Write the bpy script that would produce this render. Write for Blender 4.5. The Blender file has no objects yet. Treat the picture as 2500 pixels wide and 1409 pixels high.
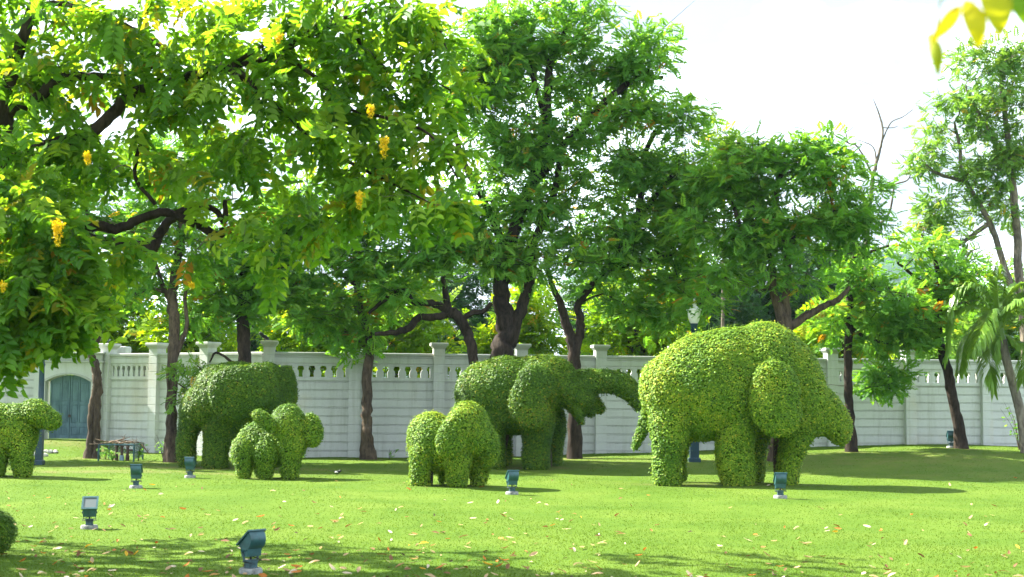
import bpy, math, random
import numpy as np
from mathutils import Vector, Matrix, Euler

random.seed(7)
rng = np.random.default_rng(7)
scene = bpy.context.scene
COL = scene.collection

# ------------------------------------------------------------------ camera
FPX = 3472.0                      # focal length in photo pixels (50 mm on 36 mm, 2500 px wide)
PITCH = math.atan(250.5 / FPX)
ROLL = math.radians(0.45)
CAM_H = 1.8
cam_d = bpy.data.cameras.new('camera')
cam = bpy.data.objects.new('camera', cam_d)
COL.objects.link(cam)
cam_d.sensor_width = 36.0
cam_d.lens = 50.0
cam_d.clip_start = 0.05
cam_d.clip_end = 6000.0
cam_d.dof.use_dof = True
cam_d.dof.focus_distance = 27.0
cam_d.dof.aperture_fstop = 3.2
RM = Matrix.Rotation(math.pi / 2 + PITCH, 4, 'X') @ Matrix.Rotation(ROLL, 4, 'Z')
cam.matrix_world = Matrix.Translation((0, 0, CAM_H)) @ RM
scene.camera = cam

# ------------------------------------------------------------------ sky and sun
SUN_TRAVEL = Vector((0.95, -0.44, -0.97)).normalized()
sun_el = math.asin(-SUN_TRAVEL.z)
world = bpy.data.worlds.new('World')
scene.world = world
world.use_nodes = True
nt = world.node_tree
for n in list(nt.nodes):
    nt.nodes.remove(n)
wo = nt.nodes.new('ShaderNodeOutputWorld')
bg = nt.nodes.new('ShaderNodeBackground')
bg.inputs['Strength'].default_value = 0.12
sky = nt.nodes.new('ShaderNodeTexSky')
sky.sky_type = 'NISHITA'
sky.sun_disc = False
sky.sun_elevation = sun_el
sky.sun_rotation = math.atan2(-SUN_TRAVEL.x, -SUN_TRAVEL.y)
sky.dust_density = 2.0
tc = nt.nodes.new('ShaderNodeTexCoord')
mp = nt.nodes.new('ShaderNodeMapping')
mp.inputs['Scale'].default_value = (1.0, 1.0, 3.0)
ns = nt.nodes.new('ShaderNodeTexNoise')
ns.inputs['Scale'].default_value = 3.2
ns.inputs['Detail'].default_value = 7.0
ns.inputs['Roughness'].default_value = 0.6
rp = nt.nodes.new('ShaderNodeValToRGB')
rp.color_ramp.elements[0].position = 0.30
rp.color_ramp.elements[0].color = (0.80, 0.80, 0.80, 1)
rp.color_ramp.elements[1].position = 0.62
rp.color_ramp.elements[1].color = (1, 1, 1, 1)
mx = nt.nodes.new('ShaderNodeMix')
mx.data_type = 'RGBA'
cl = nt.nodes.new('ShaderNodeValToRGB')
cl.color_ramp.elements[0].position = 0.43
cl.color_ramp.elements[0].color = (0.150, 0.166, 0.180, 1)
cl.color_ramp.elements[1].position = 0.64
cl.color_ramp.elements[1].color = (0.74, 0.83, 0.93, 1)
cs = nt.nodes.new('ShaderNodeVectorMath')
cs.operation = 'SCALE'
cs.inputs['Scale'].default_value = 8.2
nt.links.new(tc.outputs['Generated'], mp.inputs['Vector'])
nt.links.new(mp.outputs['Vector'], ns.inputs['Vector'])
nt.links.new(ns.outputs['Fac'], rp.inputs['Fac'])
nt.links.new(ns.outputs['Fac'], cl.inputs['Fac'])
nt.links.new(cl.outputs['Color'], cs.inputs[0])
nt.links.new(cs.outputs['Vector'], mx.inputs['B'])
nt.links.new(rp.outputs['Color'], mx.inputs['Factor'])
nt.links.new(sky.outputs['Color'], mx.inputs['A'])
nt.links.new(mx.outputs['Result'], bg.inputs['Color'])
nt.links.new(bg.outputs['Background'], wo.inputs['Surface'])
sun_d = bpy.data.lights.new('sun', 'SUN')
sun_d.energy = 4.7
sun_d.angle = math.radians(0.6)
sun_d.color = (1.0, 0.95, 0.84)
sun = bpy.data.objects.new('sun', sun_d)
COL.objects.link(sun)
sun.location = (-20, 14, 30)
sun.rotation_euler = SUN_TRAVEL.to_track_quat('-Z', 'Y').to_euler()

vs = scene.view_settings
vs.view_transform = 'Standard'
vs.look = 'None'
vs.gamma = 1.0
vs.use_curve_mapping = False
vs.exposure = 2.5
scene.render.engine = 'CYCLES'
scene.cycles.max_bounces = 12
scene.cycles.diffuse_bounces = 7
scene.cycles.transmission_bounces = 9
scene.cycles.glossy_bounces = 2
scene.cycles.transparent_max_bounces = 4
scene.cycles.sample_clamp_indirect = 6.0
scene.cycles.use_denoising = True
scene.cycles.caustics_reflective = False
scene.cycles.caustics_refractive = False

# ------------------------------------------------------------------ helpers
R3 = np.array(RM.to_3x3())


def W(px, py, Y):
    """photo pixel -> the point at distance Y (metres in front of the camera)"""
    v = R3 @ np.array([(px - 1250.0) / FPX, -(py - 704.5) / FPX, -1.0])
    t = Y / v[1]
    return np.array([v[0] * t, Y, CAM_H + v[2] * t])


def sstep(a, b, x):
    t = np.clip((x - a) / (b - a), 0, 1)
    return t * t * (3 - 2 * t)


RX = [-60, -14, -6, -3, 2.1, 4.8, 8, 10.7, 13.3, 20, 60]
RZ = [0.05, 0.05, 0.02, 0.04, 0.15, 0.20, 0.34, 0.44, 0.39, 0.25, 0.2]


def ground(x, y):
    x = np.asarray(x, float)
    y = np.asarray(y, float)
    ridge = np.interp(x, RX, RZ) * sstep(29.5, 36.8, y)
    bank = 0.30 * sstep(36.2, 38.8, y) * (1 - sstep(-11.6, -10.4, x))
    und = 0.018 * np.sin(x * 0.7 + 1.3) * np.sin(y * 0.45) + 0.012 * np.sin(x * 1.7 + y * 1.1)
    return ridge + bank + und


def gz(x, y):
    return float(ground(x, y))


def Wg(px, Y):
    """point on the ground at distance Y under picture column px"""
    p = W(px, 1000, Y)
    x = p[0]
    for _ in range(3):
        z = gz(x, Y)
        # column shifts a hair with height because of the roll
        v0 = W(px, 1000, Y)
        v1 = W(px, 1200, Y)
        t = (z - v0[2]) / (v1[2] - v0[2])
        x = v0[0] + (v1[0] - v0[0]) * t
    return np.array([x, Y, gz(x, Y)])


def put(o, label=None, cat=None, group=None, kind=None):
    if label:
        o['label'] = label
    if cat:
        o['category'] = cat
    if group:
        o['group'] = group
    if kind:
        o['kind'] = kind
    return o


def empty(name, loc=(0, 0, 0), label=None, cat=None, group=None, rz=0.0):
    o = bpy.data.objects.new(name, None)
    COL.objects.link(o)
    o.location = loc
    o.rotation_euler = (0, 0, rz)
    o.empty_display_size = 0.1
    return put(o, label, cat, group)


def npmesh(name, V, F, mats, tint=None, smooth=False, midx=None):
    """V (n,3); F list of (m,k) arrays (all tris or all quads each)"""
    me = bpy.data.meshes.new(name)
    if isinstance(F, np.ndarray):
        F = [F]
    F = [f for f in F if len(f)]
    V = np.asarray(V, np.float32)
    me.vertices.add(len(V))
    me.vertices.foreach_set('co', V.ravel())
    nl = sum(f.size for f in F)
    npoly = sum(len(f) for f in F)
    me.loops.add(nl)
    me.polygons.add(npoly)
    me.loops.foreach_set('vertex_index', np.concatenate([f.ravel() for f in F]).astype(np.int32))
    sizes = np.concatenate([np.full(len(f), f.shape[1], np.int32) for f in F])
    starts = np.concatenate([[0], np.cumsum(sizes)[:-1]]).astype(np.int32)
    me.polygons.foreach_set('loop_start', starts)
    if midx is not None:
        me.polygons.foreach_set('material_index', np.asarray(midx, np.int32))
    me.polygons.foreach_set('use_smooth', np.full(npoly, smooth, bool))
    if tint is not None:
        a = me.color_attributes.new('tint', 'FLOAT_COLOR', 'POINT')
        a.data.foreach_set('color', np.asarray(tint, np.float32).ravel())
    me.update(calc_edges=True)
    for m in (mats if isinstance(mats, (list, tuple)) else [mats]):
        me.materials.append(m)
    return me


def mobj(name, me, parent=None, loc=None, rot=None):
    o = bpy.data.objects.new(name, me)
    COL.objects.link(o)
    if parent is not None:
        o.parent = parent
    if loc is not None:
        o.location = loc
    if rot is not None:
        o.rotation_euler = rot
    return o


class MB:
    """collects simple solids into one mesh"""
    def __init__(s):
        s.v = []
        s.f = []

    def add(s, V, F):
        b = len(s.v)
        s.v += [tuple(map(float, p)) for p in V]
        s.f += [tuple(i + b for i in f) for f in F]
        return s

    def box(s, x0, x1, y0, y1, z0, z1, bev=0.0):
        if bev <= 0:
            V = [(x0, y0, z0), (x1, y0, z0), (x1, y1, z0), (x0, y1, z0), (x0, y0, z1), (x1, y0, z1), (x1, y1, z1), (x0, y1, z1)]
            F = [(3, 2, 1, 0), (4, 5, 6, 7), (0, 1, 5, 4), (1, 2, 6, 5), (2, 3, 7, 6), (3, 0, 4, 7)]
            return s.add(V, F)
        b = bev
        # chamfer the front/back vertical + horizontal edges by stacking rings
        rings = [(z0, b), (z0 + b, 0), (z1 - b, 0), (z1, b)]
        V = []
        for z, i in rings:
            V += [(x0 + i, y0 + i, z), (x1 - i, y0 + i, z), (x1 - i, y1 - i, z), (x0 + i, y1 - i, z)]
        F = [(3, 2, 1, 0), (12, 13, 14, 15)]
        for r in range(3):
            for k in range(4):
                F.append((r * 4 + k, r * 4 + (k + 1) % 4, r * 4 + 4 + (k + 1) % 4, r * 4 + 4 + k))
        return s.add(V, F)

    def rings(s, prof, n=20, cx=0, cy=0, square=False, rot=0.0):
        """lathe: prof = [(r, z)...] bottom to top"""
        V = []
        for r, z in prof:
            for k in range(n):
                a = 2 * math.pi * k / n + rot
                if square:
                    r2 = r * math.sqrt(2)
                else:
                    r2 = r
                V.append((cx + r2 * math.cos(a), cy + r2 * math.sin(a), z))
        F = [tuple(range(n))[::-1], tuple(range((len(prof) - 1) * n, len(prof) * n))]
        for i in range(len(prof) - 1):
            for k in range(n):
                F.append((i * n + k, i * n + (k + 1) % n, (i + 1) * n + (k + 1) % n, (i + 1) * n + k))
        return s.add(V, F)

    def prism(s, poly, x0, x1, axis='x'):
        """poly of (a,b) extruded along x (a->y, b->z) or y (a->x, b->z)"""
        n = len(poly)
        if axis == 'x':
            V = [(x0, a, b) for a, b in poly] + [(x1, a, b) for a, b in poly]
        else:
            V = [(a, x0, b) for a, b in poly] + [(a, x1, b) for a, b in poly]
        F = [tuple(range(n)), tuple(range(2 * n - 1, n - 1, -1))]
        for k in range(n):
            F.append((k, n + k, n + (k + 1) % n, (k + 1) % n))
        return s.add(V, F)

    def tube(s, pts, rad, n=8):
        V, F = tube_np(np.array(pts, float), np.array(rad, float) if not np.isscalar(rad) else np.full(len(pts), rad), n)
        return s.add(V, [tuple(f) for f in F])

    def mesh(s, name, mats, smooth=False):
        me = bpy.data.meshes.new(name)
        me.from_pydata(s.v, [], s.f)
        import bmesh
        b = bmesh.new()
        b.from_mesh(me)
        bmesh.ops.recalc_face_normals(b, faces=b.faces)
        b.to_mesh(me)
        b.free()
        if smooth:
            me.polygons.foreach_set('use_smooth', np.full(len(me.polygons), True))
            try:
                me.set_sharp_from_angle(angle=math.radians(38))
            except Exception:
                pass
        for m in (mats if isinstance(mats, (list, tuple)) else [mats]):
            me.materials.append(m)
        return me

    def obj(s, name, mats, parent=None, smooth=False, loc=None, rot=None):
        return mobj(name, s.mesh(name, mats, smooth), parent, loc, rot)


def tube_np(P, Rr, n=8, rough=0.0, cap=True):
    m = len(P)
    T = np.gradient(P, axis=0)
    T /= np.linalg.norm(T, axis=1)[:, None] + 1e-9
    u = np.cross(T[0], [0.3, 1, 0.2])
    u /= np.linalg.norm(u) + 1e-9
    V = []
    ang = np.arange(n) * 2 * np.pi / n
    for i in range(m):
        u = u - T[i] * np.dot(u, T[i])
        u /= np.linalg.norm(u) + 1e-9
        w = np.cross(T[i], u)
        r = Rr[i] * (1 + (rng.uniform(-rough, rough, n) if rough else 0))
        V.append(P[i] + (np.cos(ang) * r)[:, None] * u + (np.sin(ang) * r)[:, None] * w)
    V = np.concatenate(V)
    i = np.arange(m - 1)[:, None] * n
    k = np.arange(n)[None, :]
    k2 = (k + 1) % n
    F = np.stack([i + k, i + k2, i + n + k2, i + n + k], -1).reshape(-1, 4)
    return V, F


def smooth_path(P, sub=4):
    """Catmull-Rom through P (n,d)"""
    P = np.asarray(P, float)
    if len(P) < 3:
        t = np.linspace(0, 1, sub * 2 + 1)[:, None]
        return P[0] * (1 - t) + P[-1] * t
    Q = np.vstack([2 * P[0] - P[1], P, 2 * P[-1] - P[-2]])
    out = []
    for i in range(1, len(Q) - 2):
        for t in np.linspace(0, 1, sub, endpoint=False):
            a, b, c, d = Q[i - 1], Q[i], Q[i + 1], Q[i + 2]
            out.append(0.5 * (2 * b + (c - a) * t + (2 * a - 5 * b + 4 * c - d) * t * t + (3 * b - a - 3 * c + d) * t ** 3))
    out.append(P[-1])
    return np.array(out)


def unit(v):
    return v / (np.linalg.norm(v, axis=-1, keepdims=True) + 1e-9)


# ------------------------------------------------------------------ materials
def newmat(name):
    m = bpy.data.materials.new(name)
    m.use_nodes = True
    t = m.node_tree
    for n in list(t.nodes):
        t.nodes.remove(n)
    out = t.nodes.new('ShaderNodeOutputMaterial')
    return m, t, out


def nd(t, typ, **kw):
    n = t.nodes.new(typ)
    for k, v in kw.items():
        if hasattr(n, k):
            setattr(n, k, v)
        else:
            n.inputs[k.replace('_', ' ')].default_value = v
    return n


def ramp(t, stops):
    r = t.nodes.new('ShaderNodeValToRGB')
    e = r.color_ramp.elements
    while len(e) < len(stops):
        e.new(0.5)
    for k, (p, c) in enumerate(stops):
        e[k].position = p
        e[k].color = (*c, 1) if len(c) == 3 else c
    return r


def pos_noise(t, scale, detail=4, rough=0.6, stretch=(1, 1, 1), coord='pos'):
    if coord == 'pos':
        g = t.nodes.new('ShaderNodeNewGeometry').outputs['Position']
    else:
        g = t.nodes.new('ShaderNodeTexCoord').outputs['Object']
    m = t.nodes.new('ShaderNodeMapping')
    m.inputs['Scale'].default_value = stretch
    t.links.new(g, m.inputs['Vector'])
    n = t.nodes.new('ShaderNodeTexNoise')
    n.inputs['Scale'].default_value = scale
    n.inputs['Detail'].default_value = detail
    n.inputs['Roughness'].default_value = rough
    t.links.new(m.outputs['Vector'], n.inputs['Vector'])
    return n


def mixc(t, fac, a, b, blend='MIX'):
    m = t.nodes.new('ShaderNodeMix')
    m.data_type = 'RGBA'
    m.blend_type = blend
    for s, v in (('Factor', fac), ('A', a), ('B', b)):
        if hasattr(v, 'is_linked'):
            t.links.new(v, m.inputs[s])
        else:
            m.inputs[s].default_value = v if s == 'Factor' else (*v, 1)
    return m.outputs['Result']


def leaf_mat(name, stops, trans=0.45, tcol=(1.25, 1.12, 0.45), rough=0.45, spec=0.35, big=0.0):
    """green leaf; colour from the per-leaf 'tint' attribute (r: hue, g: value)"""
    m, t, out = newmat(name)
    at = nd(t, 'ShaderNodeAttribute', attribute_name='tint')
    sp = t.nodes.new('ShaderNodeSeparateColor')
    t.links.new(at.outputs['Color'], sp.inputs['Color'])
    fac = sp.outputs['Red']
    if big:
        n = pos_noise(t, 0.9, 3)
        mr = nd(t, 'ShaderNodeMapRange')
        mr.inputs['From Min'].default_value = 0.3
        mr.inputs['From Max'].default_value = 0.7
        mr.inputs['To Min'].default_value = -big
        mr.inputs['To Max'].default_value = big
        t.links.new(n.outputs['Fac'], mr.inputs['Value'])
        ad = nd(t, 'ShaderNodeMath', operation='ADD')
        ad.use_clamp = True
        t.links.new(fac, ad.inputs[0])
        t.links.new(mr.outputs['Result'], ad.inputs[1])
        fac = ad.outputs[0]
    r = ramp(t, stops)
    t.links.new(fac, r.inputs['Fac'])
    sc = nd(t, 'ShaderNodeVectorMath', operation='SCALE')
    t.links.new(r.outputs['Color'], sc.inputs[0])
    t.links.new(sp.outputs['Green'], sc.inputs['Scale'])
    p = nd(t, 'ShaderNodeBsdfPrincipled')
    p.inputs['Roughness'].default_value = rough
    p.inputs['Specular IOR Level'].default_value = spec
    t.links.new(sc.outputs['Vector'], p.inputs['Base Color'])
    tr = t.nodes.new('ShaderNodeBsdfTranslucent')
    tm = nd(t, 'ShaderNodeVectorMath', operation='MULTIPLY')
    tm.inputs[1].default_value = tcol
    t.links.new(sc.outputs['Vector'], tm.inputs[0])
    t.links.new(tm.outputs['Vector'], tr.inputs['Color'])
    ms = t.nodes.new('ShaderNodeMixShader')
    ms.inputs['Fac'].default_value = trans
    t.links.new(p.outputs['BSDF'], ms.inputs[1])
    t.links.new(tr.outputs['BSDF'], ms.inputs[2])
    t.links.new(ms.outputs['Shader'], out.inputs['Surface'])
    return m


def plain_mat(name, col, rough=0.6, spec=0.4, var=0.15, scale=8.0, bump=0.1, col2=None, stretch=(1, 1, 1), metallic=0.0, coord='obj', bscale=None):
    m, t, out = newmat(name)
    n = pos_noise(t, scale, 6, 0.62, stretch, coord)
    c2 = col2 if col2 else tuple(c * (1 - 2 * var) for c in col)
    c1 = tuple(min(1, c * (1 + var)) for c in col)
    r = ramp(t, [(0.34, c2), (0.62, c1)])
    t.links.new(n.outputs['Fac'], r.inputs['Fac'])
    p = nd(t, 'ShaderNodeBsdfPrincipled')
    p.inputs['Roughness'].default_value = rough
    p.inputs['Specular IOR Level'].default_value = spec
    p.inputs['Metallic'].default_value = metallic
    t.links.new(r.outputs['Color'], p.inputs['Base Color'])
    if bump:
        n2 = pos_noise(t, bscale or scale * 4, 5, 0.6, stretch, coord)
        b = nd(t, 'ShaderNodeBump')
        b.inputs['Strength'].default_value = bump
        b.inputs['Distance'].default_value = 0.02
        t.links.new(n2.outputs['Fac'], b.inputs['Height'])
        t.links.new(b.outputs['Normal'], p.inputs['Normal'])
    t.links.new(p.outputs['BSDF'], out.inputs['Surface'])
    return m


def bark_mat(name, c1, c2, scale=14):
    m, t, out = newmat(name)
    n = pos_noise(t, scale, 8, 0.7, (1, 1, 0.28), 'pos')
    r = ramp(t, [(0.33, c2), (0.5, tuple((a + b) / 2 for a, b in zip(c1, c2))), (0.68, c1)])
    t.links.new(n.outputs['Fac'], r.inputs['Fac'])
    big = pos_noise(t, 1.6, 3, 0.5, (1, 1, 0.6), 'pos')
    rr = ramp(t, [(0.35, (0.75, 0.75, 0.75)), (0.65, (1.25, 1.2, 1.1))])
    t.links.new(big.outputs['Fac'], rr.inputs['Fac'])
    c = mixc(t, 1.0, r.outputs['Color'], rr.outputs['Color'], 'MULTIPLY')
    p = nd(t, 'ShaderNodeBsdfPrincipled')
    p.inputs['Roughness'].default_value = 0.9
    p.inputs['Specular IOR Level'].default_value = 0.15
    t.links.new(c, p.inputs['Base Color'])
    b = nd(t, 'ShaderNodeBump')
    b.inputs['Strength'].default_value = 0.9
    b.inputs['Distance'].default_value = 0.03
    t.links.new(n.outputs['Fac'], b.inputs['Height'])
    t.links.new(b.outputs['Normal'], p.inputs['Normal'])
    t.links.new(p.outputs['BSDF'], out.inputs['Surface'])
    return m


def wall_mat(name, base=(0.56, 0.575, 0.565)):
    """off-white painted concrete with grime, rain streaks and warm rust stains"""
    m, t, out = newmat(name)
    n1 = pos_noise(t, 0.8, 5, 0.6)
    r1 = ramp(t, [(0.3, tuple(c * 0.86 for c in base)), (0.7, base)])
    t.links.new(n1.outputs['Fac'], r1.inputs['Fac'])
    n2 = pos_noise(t, 2.2, 6, 0.7, (2.5, 2.5, 0.22))
    r2 = ramp(t, [(0.50, (1, 1, 1)), (0.72, (0.80, 0.80, 0.75))])
    t.links.new(n2.outputs['Fac'], r2.inputs['Fac'])
    c = mixc(t, 1.0, r1.outputs['Color'], r2.outputs['Color'], 'MULTIPLY')
    n3 = pos_noise(t, 0.55, 4, 0.6, (1, 1, 0.7))
    r3 = ramp(t, [(0.56, (1, 1, 1)), (0.75, (0.98, 0.88, 0.72))])
    t.links.new(n3.outputs['Fac'], r3.inputs['Fac'])
    c = mixc(t, 1.0, c, r3.outputs['Color'], 'MULTIPLY')
    n4 = pos_noise(t, 26, 4, 0.7)
    r4 = ramp(t, [(0.34, (0.82, 0.83, 0.80)), (0.46, (1, 1, 1))])
    t.links.new(n4.outputs['Fac'], r4.inputs['Fac'])
    c = mixc(t, 0.6, c, r4.outputs['Color'], 'MULTIPLY')
    p = nd(t, 'ShaderNodeBsdfPrincipled')
    p.inputs['Roughness'].default_value = 0.75
    p.inputs['Specular IOR Level'].default_value = 0.25
    t.links.new(c, p.inputs['Base Color'])
    b = nd(t, 'ShaderNodeBump')
    b.inputs['Strength'].default_value = 0.15
    b.inputs['Distance'].default_value = 0.01
    t.links.new(n4.outputs['Fac'], b.inputs['Height'])
    t.links.new(b.outputs['Normal'], p.inputs['Normal'])
    t.links.new(p.outputs['BSDF'], out.inputs['Surface'])
    return m


M = {}
M['wall'] = wall_mat('wall_paint')
M['coping'] = wall_mat('coping_paint', (0.43, 0.445, 0.42))
M['joint'] = plain_mat('joint_grime', (0.30, 0.305, 0.28), 0.9, 0.1, 0.3, 6, 0, coord='pos')
M['door'] = plain_mat('door_paint', (0.115, 0.190, 0.220), 0.65, 0.25, 0.22, 5, 0.15, col2=(0.070, 0.125, 0.155), stretch=(1, 1, 0.3), coord='pos')
M['teal'] = plain_mat('lamp_paint', (0.020, 0.078, 0.090), 0.38, 0.5, 0.2, 9, 0.05)
M['teal_worn'] = plain_mat('lamp_paint_worn', (0.050, 0.105, 0.125), 0.5, 0.4, 0.3, 14, 0.1)
M['navy'] = plain_mat('post_paint', (0.008, 0.036, 0.055), 0.4, 0.5, 0.15, 6, 0.03)
M['concrete'] = plain_mat('plinth_concrete', (0.22, 0.23, 0.22), 0.85, 0.2, 0.25, 18, 0.3)
M['black'] = plain_mat('black_rubber', (0.012, 0.014, 0.014), 0.5, 0.3, 0.2, 20, 0)
M['opal'] = plain_mat('opal_glass', (0.74, 0.73, 0.66), 0.3, 0.5, 0.05, 3, 0)
M['white_metal'] = plain_mat('white_metal', (0.78, 0.77, 0.74), 0.4, 0.5, 0.06, 6, 0)
M['rust'] = plain_mat('rusty_iron', (0.09, 0.06, 0.05), 0.8, 0.2, 0.3, 20, 0.2)
M['blue_plastic'] = plain_mat('blue_plastic', (0.25, 0.34, 0.5), 0.5, 0.3, 0.1, 10, 0)
M['deadwood'] = plain_mat('dead_wood', (0.25, 0.18, 0.125), 0.9, 0.1, 0.35, 18, 0.3, coord='pos')
M['stone'] = plain_mat('pale_rubble', (0.42, 0.41, 0.37), 0.9, 0.15, 0.3, 12, 0.4)
M['bark'] = bark_mat('bark_brown', (0.125, 0.095, 0.070), (0.024, 0.018, 0.014))
M['bark_dark'] = bark_mat('bark_dark', (0.058, 0.044, 0.034), (0.010, 0.008, 0.006))
M['bark_grey'] = bark_mat('bark_grey', (0.22, 0.19, 0.155), (0.05, 0.042, 0.035))
M['palm_bark'] = bark_mat('palm_bark', (0.30, 0.27, 0.23), (0.10, 0.085, 0.07), 10)
m, t, out = newmat('lamp_glass')
p = nd(t, 'ShaderNodeBsdfPrincipled')
p.inputs['Base Color'].default_value = (0.08, 0.10, 0.10, 1)
p.inputs['Roughness'].default_value = 0.35
p.inputs['Specular IOR Level'].default_value = 0.6
t.links.new(p.outputs['BSDF'], out.inputs['Surface'])
M['glass'] = m

M['leaf_fg'] = leaf_mat('leaf_golden_shower', [(0.0, (0.050, 0.155, 0.018)), (0.5, (0.125, 0.275, 0.028)), (0.88, (0.250, 0.385, 0.040)), (0.97, (0.30, 0.26, 0.02)), (1.0, (0.30, 0.13, 0.02))],
                        0.62, (1.6, 1.42, 0.40), 0.45, 0.28)
M['leaf_bg'] = leaf_mat('leaf_fine_green', [(0.0, (0.060, 0.185, 0.030)), (0.55, (0.130, 0.310, 0.045)), (0.93, (0.235, 0.395, 0.050)), (0.975, (0.33, 0.23, 0.02)), (1.0, (0.36, 0.18, 0.02))],
                        0.55, (1.55, 1.40, 0.45), 0.6, 0.16, big=0.15)
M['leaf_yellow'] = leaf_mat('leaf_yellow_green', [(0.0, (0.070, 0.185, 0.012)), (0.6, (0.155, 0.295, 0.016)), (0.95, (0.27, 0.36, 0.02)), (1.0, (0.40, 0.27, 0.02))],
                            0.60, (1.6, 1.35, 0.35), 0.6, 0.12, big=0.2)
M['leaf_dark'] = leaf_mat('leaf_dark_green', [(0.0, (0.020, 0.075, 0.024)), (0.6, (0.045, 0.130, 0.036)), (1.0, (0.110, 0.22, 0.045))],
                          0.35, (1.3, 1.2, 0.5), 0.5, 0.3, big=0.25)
M['leaf_pale'] = leaf_mat('leaf_pale_green', [(0.0, (0.080, 0.20, 0.045)), (0.6, (0.155, 0.31, 0.060)), (0.95, (0.27, 0.39, 0.07)), (1.0, (0.38, 0.27, 0.03))],
                          0.5, (1.4, 1.25, 0.45), 0.6, 0.16, big=0.15)
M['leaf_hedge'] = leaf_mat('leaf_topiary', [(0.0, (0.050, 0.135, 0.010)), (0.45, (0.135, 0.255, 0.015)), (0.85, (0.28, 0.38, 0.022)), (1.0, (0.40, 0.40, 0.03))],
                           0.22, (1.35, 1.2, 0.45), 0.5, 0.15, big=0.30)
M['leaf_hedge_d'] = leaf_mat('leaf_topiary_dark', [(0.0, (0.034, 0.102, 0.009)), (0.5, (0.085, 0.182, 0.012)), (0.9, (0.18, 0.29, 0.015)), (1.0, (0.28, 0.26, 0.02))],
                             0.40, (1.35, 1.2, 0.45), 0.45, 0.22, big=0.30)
M['leaf_palm'] = leaf_mat('leaf_palm', [(0.0, (0.095, 0.23, 0.028)), (0.6, (0.19, 0.35, 0.045)), (1.0, (0.34, 0.44, 0.09))], 0.42, (1.35, 1.2, 0.45), 0.35, 0.45)
M['petal'] = leaf_mat('petal_yellow', [(0.0, (0.72, 0.50, 0.01)), (1.0, (0.85, 0.66, 0.02))], 0.35, (1.1, 1.0, 0.5), 0.5, 0.3)
M['leaf_near'] = leaf_mat('leaf_near_yellow', [(0.0, (0.13, 0.26, 0.015)), (0.5, (0.42, 0.42, 0.01)), (1.0, (0.70, 0.50, 0.01))], 0.55, (1.25, 1.1, 0.5), 0.5, 0.3)
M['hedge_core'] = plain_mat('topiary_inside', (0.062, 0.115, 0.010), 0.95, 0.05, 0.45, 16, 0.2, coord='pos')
M['grass_blade'] = leaf_mat('grass_blades', [(0.0, (0.049, 0.104, 0.010)), (0.6, (0.080, 0.138, 0.016)), (1.0, (0.116, 0.170, 0.026))], 0.45, (1.2, 1.15, 0.5), 0.7, 0.08, big=0.2)

# lawn: mown turf, worn soil along the elephants' feet and under the trees
m, t, out = newmat('lawn_turf')
n1 = pos_noise(t, 0.55, 5, 0.6)
r1 = ramp(t, [(0.3, (0.050, 0.100, 0.011)), (0.5, (0.070, 0.122, 0.015)), (0.72, (0.096, 0.145, 0.022))])
t.links.new(n1.outputs['Fac'], r1.inputs['Fac'])
n2 = pos_noise(t, 45, 4, 0.7, (1, 0.6, 1))
r2 = ramp(t, [(0.32, (0.76, 0.80, 0.74)), (0.62, (1.12, 1.09, 1.08))])
t.links.new(n2.outputs['Fac'], r2.inputs['Fac'])
c = mixc(t, 1.0, r1.outputs['Color'], r2.outputs['Color'], 'MULTIPLY')
at = nd(t, 'ShaderNodeAttribute', attribute_name='tint')
sp = t.nodes.new('ShaderNodeSeparateColor')
t.links.new(at.outputs['Color'], sp.inputs['Color'])
n3 = pos_noise(t, 2.5, 6, 0.7)
mu = nd(t, 'ShaderNodeMath', operation='MULTIPLY')
r3 = ramp(t, [(0.38, (0, 0, 0)), (0.62, (1, 1, 1))])
t.links.new(n3.outputs['Fac'], r3.inputs['Fac'])
t.links.new(r3.outputs['Color'], mu.inputs[0])
t.links.new(sp.outputs['Red'], mu.inputs[1])
c = mixc(t, mu.outputs[0], c, (0.17, 0.125, 0.065))
p = nd(t, 'ShaderNodeBsdfPrincipled')
p.inputs['Roughness'].default_value = 0.9
p.inputs['Specular IOR Level'].default_value = 0.05
t.links.new(c, p.inputs['Base Color'])
n4 = pos_noise(t, 110, 3, 0.7, (1, 0.7, 1))
b = nd(t, 'ShaderNodeBump')
b.inputs['Strength'].default_value = 0.35
b.inputs['Distance'].default_value = 0.02
t.links.new(n4.outputs['Fac'], b.inputs['Height'])
t.links.new(b.outputs['Normal'], p.inputs['Normal'])
t.links.new(p.outputs['BSDF'], out.inputs['Surface'])
M['lawn'] = m
M['forest'] = plain_mat('forest_slope', (0.035, 0.07, 0.03), 0.95, 0.05, 0.4, 0.08, 1.0, coord='pos', bscale=0.2)

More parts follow.
